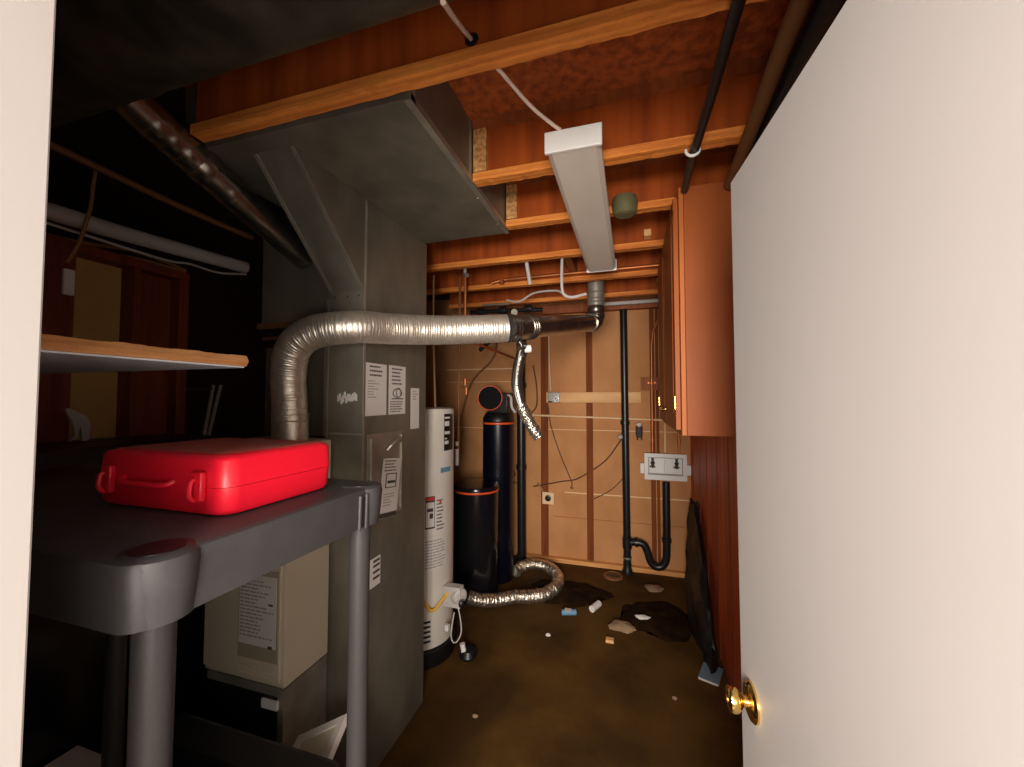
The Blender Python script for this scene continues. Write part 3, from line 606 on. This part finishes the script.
# ------------------------------------------------------------------ back wall items
for x0, x1, lab in ((-.86, -.79, 'furring strip on the back wall beside the left black pipe'), (-.415, -.355, 'middle furring strip on the back wall between the two black pipes'), (.165, .205, 'furring strip on the back wall right of the tall black pipe'), (.215, .24, 'narrow furring strip on the back wall above the washer box')):
    m = MB(); m.box(x0, x1, YW - .022, YW - .0045, .042, 2.398); tag(m.build('furring_strip', 'furring'), lab, 'stud', 'furring strips on the back wall')
m = MB(); m.box(-1.02, RX - .006, YW - .06, YW - .0045, .001, .040); tag(m.build('bottom_plate', 'plate_wood', bevel=.002), 'pale wooden bottom plate along the foot of the back wall', 'plate')
m = MB(); m.box(-.80, .085, YW - .045, YW - .024, 1.53, 1.63); bo = m.build('nailing_board', 'board_wood', bevel=.002); tag(bo, 'pale horizontal board nailed across the back wall strips', 'board')
t = thing('junction_box', (-.72, YW - .07, 1.53), 'metal electrical box with a round outlet at the left end of the board', 'electrical box')
m = MB(); m.box(-.78, -.66, YW - .075, YW - .046, 1.53, 1.63); m.build('steel_box', 'chrome', t, bevel=.003)
m = MB(); m.lathe([(.028, 0), (.028, .004)], (-.695, YW - .075, 1.562), (0, -1, 0), 20); m.build('round_outlet', 'white_plastic', t)
m = MB(); m.lathe([(.008, 0), (.008, .001)], (-.702, YW - .079, 1.570), (0, -1, 0), 8); m.nxt().lathe([(.007, 0), (.007, .001)], (-.687, YW - .079, 1.552), (0, -1, 0), 8); m.nxt().box(-.777, -.735, YW - .0765, YW - .0752, 1.53, 1.545); m.build('slot', 'ink', t)
m = MB(); m.tube([(-.965, YW - .03, 1.405), (.27, YW - .03, 1.375), (.283, YW - .03, 1.365), (.287, YW - .03, 1.345), (.287, YW - .03, 1.085)], .010, 10); tag(m.build('conduit', 'tan_light'), 'tan horizontal pipe across the back wall dropping to the washer box', 'pipe')
t = thing('wall_outlet', (-.785, YW - .04, .54), 'square beige plate with a round black outlet low on the back wall', 'outlet')
m = MB(); m.box(-.845, -.73, YW - .036, YW - .023, .54, .655); m.build('plate', 'tan_light', t, bevel=.003)
m = MB(); m.lathe([(.030, 0), (.030, .008), (.024, .010)], (-.787, YW - .036, .60), (0, -1, 0), 24); m.build('socket', 'black', t)
for pts, r, mt, lab in (
    ([(-.087, 3.845, 1.20), (-.20, 3.85, 1.03), (-.29, 3.85, .94), (-.42, 3.845, .85), (-.526, 3.85, .789), (-.65, 3.85, .765), (-.749, 3.825, .745), (-.94, 3.84, .70)], .006, 'cord_dark', 'dark cable slanting down across the back wall from the tall black pipe'),
    ([(-.786, 3.83, 1.50), (-.76, 3.845, 1.30), (-.669, 3.85, 1.021), (-.60, 3.85, .86), (-.555, 3.85, .74), (-.58, 3.85, .70), (-.54, 3.85, .71)], .005, 'cord_dark', 'dark cable dropping from the metal box down the back wall'),
    ([(-.08, 3.85, .83), (-.16, 3.85, .74), (-.24, 3.85, .68), (-.35, 3.835, .62)], .004, 'cord_dark', 'short dark cable low between the middle strip and tall black pipe'),
    ([(-.93, 3.80, 1.90), (-.90, 3.82, 1.70), (-.90, 3.82, 1.5), (-.96, 3.82, 1.42)], .006, 'cord_dark', 'dark cable hanging beside the left black pipe near the ceiling'),
    ([(-1.22, 3.84, 1.05), (-1.16, 3.84, .86), (-1.12, 3.84, .82), (-1.18, 3.84, .74), (-1.09, 3.84, .72), (-1.05, 3.84, .66)], .006, 'cord_dark', 'tangled dark cable on the back wall behind the tall black tank'),
    ([(-.77, 3.80, 2.20), (-.765, 3.80, 1.9), (-.75, 3.79, 1.64)], .006, 'wire_white', 'pale wire running down to the metal box on the board'),
    ([(-.90, 3.845, .735), (-.86, 3.83, .70), (-.84, 3.828, .66)], .010, 'wire_brown', 'short pale cable entering the low wall outlet'),
    ([(-1.75, 3.83, 1.22), (-1.6, 3.82, 1.72), (-1.35, 3.82, 2.0), (-1.30, 3.82, 2.35)], .010, 'rust', 'rusty slanted pipe behind the water heater on the back wall')):
    m = MB(); pipe(m, pts, r, 8, 0, True, .03); tag(m.build('cable', mt), lab, 'cable')

def coupling(m, x, y, z, r, h=.05, mi=0): m.lathe([(r, -h / 2), (r + .007, -h / 2 + .003), (r + .007, h / 2 - .003), (r, h / 2)], (x, y, z), (0, 0, 1), 24, mi)
t = thing('drain_stack', (-1.04, 3.77, 0), 'black plastic drain pipe behind the dangling silver hose', 'pipe')
m = MB(); m.tube([(-1.035, 3.76, .001), (-1.045, 3.76, 2.39)], .042, 24); m.build('pipe', 'abs', t)
m = MB()
for z in (.03, .9, 1.7, 2.15): m.nxt(); coupling(m, -1.04, 3.76, z, .043)
m.build('coupling', 'abs', t)
t = thing('waste_stack', (-.06, 3.76, 0), 'tall black plastic waste pipe with a side trap branch on the back wall', 'pipe')
m = MB(); m.tube([(-.05, 3.76, .06), (-.062, 3.76, 2.39)], .032, 24); m.build('pipe', 'abs', t)
m = MB(); coupling(m, -.05, 3.76, .27, .034, .10); m.nxt(); coupling(m, -.058, 3.76, 1.35, .034, .04); m.nxt().lathe([(.045, .001), (.045, .03), (.036, .05), (.036, .10)], (-.05, 3.76, 0), (0, 0, 1), 24); m.build('coupling', 'abs', t)
m = MB(); m.lathe([(.037, 0), (.039, .008), (.037, .016)], (-.05, 3.76, .13), (0, 0, 1), 24); m.build('clamp', 'galv', t)
m = MB(); m.lathe([(.02, 0), (.02, .02), (.012, .03)], (-.095, 3.75, 1.22), (-.4, -1, 0), 14); m.build('hose_stub', 'pvc', t)
m = MB()
tp = [(-.03, 3.76, .275), (.04, 3.755, .285), (.095, 3.755, .265), (.125, 3.755, .20), (.145, 3.755, .13), (.19, 3.755, .088), (.245, 3.755, .10), (.276, 3.755, .16), (.282, 3.755, .25), (.284, 3.755, .40), (.285, 3.76, .60), (.286, 3.765, .83)]
m.tube(spline(tp, .015), .032, 24); m.build('p_trap', 'abs', t)
m = MB(); coupling(m, .283, 3.755, .33, .033, .04); m.nxt().lathe([(.033, -.015), (.040, -.012), (.040, .012), (.033, .015)], (.03, 3.755, .283), (1, 0, .1), 24); m.build('trap_nut', 'abs', t)
# washer outlet box
t = thing('washer_box', (.285, YW - .05, .85), 'white washing machine outlet box with two dark valves on the back wall', 'outlet box')
bx0, bx1, bz0, bz1 = .105, .460, .845, 1.08; yb = YW - .10
m = MB(); m.box(bx0, bx1, yb, yb + .012, bz1 - .035, bz1); m.box(bx0, bx1, yb, yb + .012, bz0, bz0 + .045); m.box(bx0, bx0 + .035, yb, yb + .012, bz0 + .045, bz1 - .035); m.box(bx1 - .035, bx1, yb, yb + .012, bz0 + .045, bz1 - .035)
m.build('face_frame', 'white_plastic', t, bevel=.003)
m = MB(); e0, e1, g0, g1 = bx0 + .035, bx1 - .035, bz0 + .045, bz1 - .035
m.box(e0, e1, yb + .004, yb + .010, g1 - .006, g1); m.box(e0, e1, yb + .004, yb + .010, g0, g0 + .010); m.box(e0, e0 + .006, yb + .004, yb + .010, g0 + .010, g1 - .006); m.box(e1 - .006, e1, yb + .004, yb + .010, g0 + .010, g1 - .006)
m.build('recess_shadow', 'ink_soft', t)  # grey strips paint the shadow line around the recess
m = MB(); m.box(bx0 + .03, bx1 - .03, YW - .032, YW - .024, bz0 + .02, bz1 - .02); m.box(bx0 + .022, bx0 + .030, yb + .012, YW - .024, bz0 + .02, bz1 - .02); m.box(bx1 - .03, bx1 - .022, yb + .012, YW - .024, bz0 + .02, bz1 - .02)
m.box(bx0 + .022, bx1 - .022, yb + .012, YW - .024, bz1 - .028, bz1 - .02); m.box(bx0 + .022, bx1 - .022, yb + .012, YW - .024, bz0 + .02, bz0 + .03); m.box(.274, .290, yb + .014, YW - .032, bz0 + .03, bz1 - .028); m.build('recess', 'white_plastic', t)
m = MB(); m.box(bx0 - .035, bx0, yb + .02, YW - .024, .895, .985); m.nxt().box(bx1, bx1 + .034, yb + .02, YW - .024, .895, .985); m.build('side_bracket', 'white_plastic', t, bevel=.003)
for x in (.178, .378):
    m = MB(); m.lathe([(.010, 0), (.012, .03), (.018, .04), (.018, .055), (.010, .06), (.012, .09)], (x, YW - .062, .945), (0, 0, 1), 16); m.box(x - .026, x + .022, YW - .075, YW - .065, .952, .966); m.tube([(x, YW - .07, .975), (x + .002, YW - .085, .99)], .010, 10); m.build('valve', 'ink', t)
# pipes near the cabinet on the back wall
for xs, lab in (((.175, 3.80), 'copper supply pipe dropping to the left side of the washer box'), ((.40, 3.80), 'copper supply pipe dropping to the right side of the washer box')):
    x, y = xs; m = MB()
    if x < .3: pp = [(x + .08, y, 2.42), (x + .075, y, 2.30), (x + .02, y, 2.18), (x + .005, y, 2.05), (x + .003, y, 1.085)]
    else: pp = [(x, y, 2.38), (x, y, 1.085)]
    m.tube(pp, .011, 10); m.lathe([(.016, 0), (.016, .03)], (pp[-1][0], y, 1.18), (0, 0, 1), 10)
    if x < .3: m.lathe([(.02, 0), (.02, .03)], (x + .003, y, 1.70), (0, 0, 1), 10); m.box(x - .03, x + .04, y - .0, y + .012, 1.705, 1.72)
    tag(m.build('supply_pipe', 'copper'), lab, 'pipe', 'copper pipes above the washer box')
m = MB(); m.box(.085, .30, YW - .044, YW - .024, 1.645, 1.765); tag(m.build('pipe_backer', 'stud', bevel=.002), 'small wooden backer block behind the left copper supply pipe', 'block')
t = thing('shutoff_valve', (.06, 3.79, 1.25), 'small dark shutoff valve with a bright handle beside the tall black pipe', 'valve')
m = MB(); m.lathe([(.022, 0), (.030, .02), (.030, .10), (.018, .11)], (.065, 3.80, 1.215), (0, 0, 1), 14); m.tube([(.05, 3.80, 1.19), (.05, 3.80, 1.23)], .007, 8); m.tube([(.085, 3.80, 1.19), (.085, 3.80, 1.23)], .007, 8); m.box(.045, .085, 3.82, 3.838, 1.22, 1.28); m.build('body', 'ink', t)
m = MB(); m.lathe([(.018, 0), (.026, .02), (.012, .03)], (.066, 3.785, 1.32), (-.2, -.4, .8), 12); m.build('handle', 'white_plastic', t)
m = MB(); m.box(-.235, .27, 3.70, 3.735, 2.425, 2.455); m.box(.0, .02, 3.695, 3.70, 2.43, 2.452); tag(m.build('metal_strut', 'pvc', bevel=.002), 'pale metal strut across the top of the black waste pipe', 'strut')
for x, lab in ((-.62, 'left strap hanging behind the joist'), ):
    pass

# copper and wires near the ceiling
m = MB(); m.tube([(-.86, 2.752, 2.448), (.20, 2.752, 2.452)], .012, 12); tag(m.build('copper_pipe', 'copper'), 'shiny copper pipe running along the joist behind the light fixture', 'pipe')
m = MB(); m.tube([(-.98, 2.72, 2.42), (-.90, 2.73, 2.44), (-.86, 2.752, 2.448)], .010, 10); m.lathe([(.016, 0), (.016, .03)], (-.90, 2.72, 2.41), (0, 0, 1), 12); tag(m.build('copper_elbow', 'copper'), 'copper elbow at the left end of the horizontal copper pipe', 'pipe')
m = MB(); m.tube([(-1.02, 2.33, 2.43), (-1.02, 2.33, 2.37)], .012, 8); m.tube([(-1.02, 2.33, 2.372), (-1.0, 2.32, 2.36)], .014, 8); tag(m.build('pipe_stub', 'galv_bright'), 'short metal stub under the joist beside the copper riser', 'pipe')
m = MB(); pipe(m, [(-.613, 2.33, 2.43), (-.608, 2.35, 2.37), (-.600, 2.38, 2.285)], .012, 8, 0, True); tag(m.build('hanger_strap', 'pvc'), 'pale strap hanging from the joist above the flexible flue', 'strap')
m = MB(); pipe(m, [(-.39, 2.335, 2.42), (-.394, 2.34, 2.30), (-.392, 2.36, 2.215), (-.365, 2.37, 2.188), (-.325, 2.37, 2.182), (-.256, 2.40, 2.203)], .009, 8, 0, True); tag(m.build('hanging_wire', 'pvc'), 'pale wire drooping from the joist toward the vent riser', 'wire')
m = MB(); pipe(m, [(-.95, 3.0, 2.36), (-.85, 3.0, 2.34), (-.72, 3.0, 2.40), (-.55, 3.0, 2.405), (-.5, 3.0, 2.38)], .008, 8, 0, True); tag(m.build('loose_wire', 'pvc'), 'loose pale wire sagging below the far joists', 'wire')
m = MB(); pipe(m, [(-.317, .62, 2.284), (-.35, .75, 2.379), (-.374, .885, 2.469), (-.36, .905, 2.458), (-.322, .95, 2.43), (-.267, 1.06, 2.403), (-.222, 1.155, 2.404), (-.20, 1.19, 2.403)], .0055, 10, 0, True); tag(m.build('fixture_cable', 'wire_white'), 'white cable passing a joist hole and curving down to the light fixture', 'cable')
m = MB(); m.lathe([(.018, 0), (.018, .0012)], (-.372, .8845, 2.466), (0, -1, 0), 20); o = m.build('cable_hole', 'black'); tag(o, 'round dark hole drilled in the nearest joist around the white cable', 'hole')

# light fixture
t = thing('light_fixture', (-.155, 1.73, 2.33), 'long unlit fluorescent light fixture with a white end cap under the joists', 'light fixture')
LX0, LX1, LY0, LY1 = -.250, -.076, 1.187, 2.40
def lf(x): return [(x[0] + .0, 2.398), (x[1], 2.398), (x[1], 2.345), (x[1] - .012, 2.333), (x[0] + .012, 2.333), (x[0], 2.345)]
m = MB(); m.prism([(LX0 + .004, 2.372), (LX1 - .004, 2.372), (LX1 - .004, 2.345), (LX1 - .02, 2.333), (LX0 + .02, 2.333), (LX0 + .004, 2.345)], 1, LY0 + .004, LY1 - .004); m.build('diffuser', 'lens', t)
m = MB(); m.box(LX0 + .012, LX1 - .012, LY0, LY1, 2.372, 2.3985); m.build('housing', 'white_plastic', t)
for y0, y1 in ((LY0 - .008, LY0 + .005), (LY1 - .005, LY1 + .006)):
    m = MB(); m.box(LX0 - .001, LX1 + .001, y0, y1, 2.331, 2.3985); m.build('end_cap', 'white_plastic', t, bevel=.003, label='plain white end cap')

# can lamp / round box under joist
t = thing('smoke_detector', (-.01, 1.79, 2.36), 'small round olive ceiling device on the joist right of the light fixture', 'detector')
m = MB(); m.lathe([(.040, 0), (.052, .012), (.055, .05), (.050, .075)], (-.018, 1.765, 2.37), (0, 0, 1), 28); m.build('body', 'green_can', t)
m = MB(); m.lathe([(.03, 0), (.03, .004)], (-.018, 1.765, 2.367), (0, 0, 1), 20); m.build('vent_cap', 'green_can', t)
m = MB(); m.box(-.005 + .08, .03 + .08, 2.20, 2.254, 2.44, 2.475); tag(m.build('wood_scrap', 'board_wood'), 'small square wood scrap on the joist web right of the light fixture', 'block')

# right-hand pipes high up
t = thing('gas_pipe', (.21, 1.3, 2.36), 'thin dark pipe crossing under the joists near the door top', 'pipe')
m = MB(); m.tube([(.222, .55, 2.372), (.212, 1.1, 2.372), (.203, 1.42, 2.37), (.205, 1.62, 2.372)], .014, 14); m.build('pipe', 'abs', t)
m = MB(); m.tube([(.198 + .02 * math.cos(a), 1.36, 2.372 + .02 * math.sin(a)) for a in [PI * (.95 + i * 1.1 / 14) for i in range(15)]], .005, 8); m.build('white_clip', 'white_plastic', t, label='white pipe clip')
m = MB(); q = spline([(.325, .50, 2.36), (.33, .8, 2.362), (.338, 1.05, 2.365), (.35, 1.3, 2.366), (.36, 1.62, 2.368)], .03); m.tube(q, .020, 20); tag(m.build('wrapped_pipe', 'tan_pipe'), 'thick tan pipe under the joists right above the open door', 'pipe')
m = MB(); q = [(.395, .5, 2.365), (.405, 1.0, 2.365), (.425, 1.62, 2.365)]; m.tube(q, .044, 24); tag(m.build('gap_shade_tube', 'abs'), 'black tube standing in for the shade beside the thick tan pipe above the door', 'pipe')  # black tube added for the dark gap between tan pipe and door

# ------------------------------------------------------------------ wall cabinet
t = thing('wall_cabinet', (.34, 2.12, 1.425), 'brown wooden wall cabinet hung high on the right wall', 'cabinet')
AX0, AX1, AY0, AY1, AZ0, AZ1 = .185, RX - .005, 1.64, 2.60, 1.428, 2.395
m = MB(); m.box(AX0 + .018, AX1, AY0, AY1, AZ0, AZ1); m.build('carcass', 'cabinet', t, bevel=.002)
m = MB(); m.box(AX0, AX0 + .017, AY0 - .001, AY0 + .045, AZ0, AZ1); m.box(AX0, AX0 + .017, AY1 - .045, AY1, AZ0, AZ1); m.box(AX0, AX0 + .017, AY0 + .045, AY1 - .045, AZ0, AZ0 + .045); m.box(AX0, AX0 + .017, AY0 + .045, AY1 - .045, AZ1 - .05, AZ1); m.box(AX0, AX0 + .017, 2.10, 2.14, AZ0 + .045, AZ1 - .05)
m.build('face_frame', 'cabinet_edge', t, bevel=.0015)
for y0, y1, hy_, ky in ((AY0 + .025, 2.112, AY0 + .03, 2.08), (2.128, AY1 - .025, AY1 - .03, 2.16)):
    m = MB(); m.box(AX0 - .019, AX0 - .001, y0, y1, AZ0 + .02, AZ1 - .03); m.box(AX0 - .022, AX0 - .019, y0 + .06, y1 - .06, AZ0 + .08, AZ1 - .09)
    d = m.build('door', 'cabinet', t, bevel=.003)
    m = MB()
    for z in (AZ0 + .10, AZ1 - .13): m.nxt().lathe([(.005, 0), (.005, .05)], (AX0 - .022, hy_ - .012 if hy_ < 2 else hy_ + .012, z), (0, 0, 1), 10); m.box(AX0 - .021, AX0 - .0185, min(hy_ - .012, hy_ + .02), max(hy_ - .012, hy_ + .02), z, z + .05)
    m.build('hinge', 'brass', d)
    m = MB(); m.lathe([(.006, 0), (.006, .012), (.014, .02), (.012, .028)], (AX0 - .019, ky, AZ0 + .09), (-1, 0, 0), 16); m.build('knob', 'brass', d)
m = MB(); m.box(.23, .40, 1.70, 1.95, 2.3955, 2.3985); 
# ------------------------------------------------------------------ bag and floor items
def blob(m, c, r, seed, n=22, k=10, flat=None, mi=0):
    rr = random.Random(seed); ph = [rr.uniform(0, 6.28) for _ in range(12)]; vs = []; fs = []
    for i in range(k + 1):
        th = PI * i / k
        for j in range(n):
            a = 2 * PI * j / n
            w = 1 + .10 * math.sin(3 * a + ph[0] + th * 2) + .08 * math.sin(5 * a + ph[1] - th * 3) + .06 * math.sin(9 * a + ph[2] + th * 5)
            x = c[0] + r[0] * math.sin(th) * math.cos(a) * w; y = c[1] + r[1] * math.sin(th) * math.sin(a) * w; z = c[2] + r[2] * math.cos(th) * (1 + .1 * math.sin(4 * a + ph[3]))
            if flat is not None: z = max(z, flat)
            vs.append((x, y, z))
    for i in range(k):
        for j in range(n): j2 = (j + 1) % n; fs.append((i * n + j, i * n + j2, (i + 1) * n + j2, (i + 1) * n + j))
    m.add(vs, fs, mi, True); return m
m = MB(); rr = random.Random(12); vs = []; fs = []; n = 26; k = 22
for i in range(k + 1):      # slumped bag leaning on the right wall; rows go up
    h = i / k
    for j in range(n):
        a = 2 * PI * j / n; w = (1 - .72 * h ** 1.6); y = 2.98 + .46 * h + .46 * w * math.cos(a) * (1 + .06 * math.sin(7 * a + h * 9)); x = RX - .010 - (.042 * w + .012) * (1 + math.sin(a)) * (1 + .16 * math.sin(5 * a + h * 14) + .10 * math.sin(11 * a - h * 8))
        vs.append((min(x, RX - .008), y, .002 + .74 * h + (.02 * math.sin(3 * a) if 0 < i else 0)))
for i in range(k):
    for j in range(n): j2 = (j + 1) % n; fs.append((i * n + j, i * n + j2, (i + 1) * n + j2, (i + 1) * n + j))
fs += [tuple(range(n))[::-1], tuple(range(k * n, (k + 1) * n))]
m.add(vs, fs, 0, True); tag(m.build('plastic_bag', 'bag'), 'slumped black plastic bag leaning on the red right wall', 'bag')
t = thing('booklet', (.40, 2.52, 0), 'pale blue booklet on the floor beside the right wall', 'booklet')
def fB(u, v, d):
    a = math.radians(-20); return (.415 + math.cos(a) * u - math.sin(a) * v, 2.53 + math.sin(a) * u + math.cos(a) * v, .001 + d)
m = MB(); m.patch(fB, -.05, .05, -.075, .075, 0, .012); m.build('pages', 'paper', t)
m = MB(); m.patch(fB, -.052, .052, -.077, .077, .012, .014); m.build('cover', 'pamphlet', t)
m = MB(); blob(m, (-.70, 3.30, 0.0), (.14, .22, .035), 5, flat=.001); 
# loose soil mound under the hose and by the bag
m = MB(); blob(m, (-.50, 3.25, 0.0), (.30, .20, .030), 5, 40, 12, flat=.001); tag(m.build('dirt_patch', 'soil'), 'dark dirt heap on the floor right of the silver foil hose', 'dirt', kind='stuff')
m = MB(); blob(m, (.16, 3.05, 0.0), (.24, .24, .028), 8, 40, 12, flat=.001); tag(m.build('dirt_patch', 'soil'), 'dark dirt heap on the floor in front of the black bag', 'dirt', kind='stuff')
m = MB(); m.tube([(-.50, 2.90, .022), (-.40, 2.93, .024)], .020, 14); m.box(-.48, -.43, 2.885, 2.93, .0425, .0435, 1); tag(m.build('drink_can', ['blue_ink', 'paper']), 'small blue and white can lying on the floor near the hose', 'can')
m = MB(); m.tube([(-.295, 3.00, .026), (-.25, 3.09, .03)], .024, 14); tag(m.build('paper_roll', 'paper'), 'small white roll lying on the floor in the middle of the debris', 'roll')
m = MB(); blob(m, (-.08, 2.86, .012), (.085, .06, .03), 31, flat=.001); tag(m.build('crumpled_rag', 'rag'), 'crumpled tan rag on the floor in front of the bag', 'rag')
m = MB(); blob(m, (.06, 2.99, .028), (.05, .025, .014), 33, flat=.001); tag(m.build('paper_wad', 'paper'), 'white paper wad on the dark dirt right of the tan rag', 'paper')
m = MB(); m.box(-.175, -.125, 2.665, 2.70, .001, .02); tag(m.build('wood_chip', 'board_wood'), 'small pale chip on the floor just in front of the tan rag', 'chip')
m = MB(); blob(m, (.16, 3.50, .012), (.07, .06, .02), 35, flat=.001); tag(m.build('rubble_piece', 'rag'), 'flat brown rubble piece on the floor below the trap', 'rubble')
m = MB(); blob(m, (-.545, 2.63, .006), (.016, .012, .01), 37, flat=.001); tag(m.build('pebble', 'paper'), 'tiny white pebble on the bare floor left of the rag', 'pebble', 'pebbles on the floor')
m = MB(); blob(m, (-.755, 1.87, .006), (.014, .010, .008), 38, flat=.001); tag(m.build('pebble', 'rag'), 'tiny brown pebble on the floor beside the tall grey duct', 'pebble', 'pebbles on the floor')
m = MB(); blob(m, (.20, 2.28, .006), (.012, .012, .008), 39, flat=.001); tag(m.build('pebble', 'rag'), 'tiny brown pebble on the floor near the door knob', 'pebble', 'pebbles on the floor')
t = thing('floor_drain', (-.17, 3.66, 0), 'round metal floor drain at the foot of the tall black pipe', 'drain')
m = MB(); m.lathe([(.085, .001), (.085, .012), (.065, .02), (.06, .012)], (-.17, 3.65, 0), (0, 0, 1), 28); m.build('rim', 'rust', t)
m = MB(); m.lathe([(.058, .012), (.055, .016), (.02, .017)], (-.17, 3.65, 0), (0, 0, 1), 24); m.build('grate', 'galv_dark', t)

# ------------------------------------------------------------------ hall ceiling lamp and added fill lights
t = thing('hall_lamp', (.0, -1.1, 2.36), 'round white ceiling lamp in the hall behind the doorway', 'lamp')
m = MB(); m.lathe([(.16, .08), (.16, .05), (.15, .04)], (0, -1.1, 2.36), (0, 0, 1), 32); m.build('lamp_base', 'white_plastic', t)
def area(name, loc, rot, sx, sy, e, c):
    l = bpy.data.lights.new(name, 'AREA'); l.shape = 'RECTANGLE'; l.size = sx; l.size_y = sy; l.energy = e; l.color = c
    o = bpy.data.objects.new(name, l); COL.objects.link(o); o.location = loc; o.rotation_euler = rot; return o
area('hall_rear_fill', (.10, -1.6, 1.62), (math.radians(90), 0, 0), 1.0, .9, 122, (1, .91, .82))  # broad area light added behind the camera, no window built there
area('near_fill_light', (.08, -.30, 1.25), (math.radians(90), 0, math.radians(12)), .45, .5, 5, (1, .91, .83))  # unseen fill added by the doorway to reach the left partition
l = bpy.data.lights.new('hall_bulb', 'POINT'); l.energy = 14; l.color = (1, .88, .76); l.shadow_soft_size = .12
o = bpy.data.objects.new('hall_bulb', l); COL.objects.link(o); o.location = (0, -1.1, 2.25)
w = bpy.data.worlds.new('w'); S.world = w; w.use_nodes = True; w.node_tree.nodes['Background'].inputs[0].default_value = (.02, .018, .015, 1); w.node_tree.nodes['Background'].inputs[1].default_value = .3

# ------------------------------------------------------------------ camera
cam = bpy.data.cameras.new('camera'); cam.sensor_fit = 'HORIZONTAL'; cam.sensor_width = 36; cam.lens = 395 * 36 / 1024; cam.clip_start = .02
co = bpy.data.objects.new('camera', cam); COL.objects.link(co); co.location = (0, 0, 1.57)
co.rotation_euler = (math.radians(90 + 2.17), 0, math.radians(16.8)); S.camera = co
vs = S.view_settings; vs.view_transform = 'Standard'; vs.look = 'None'; vs.gamma = 1; vs.use_curve_mapping = False; vs.exposure = 0.55
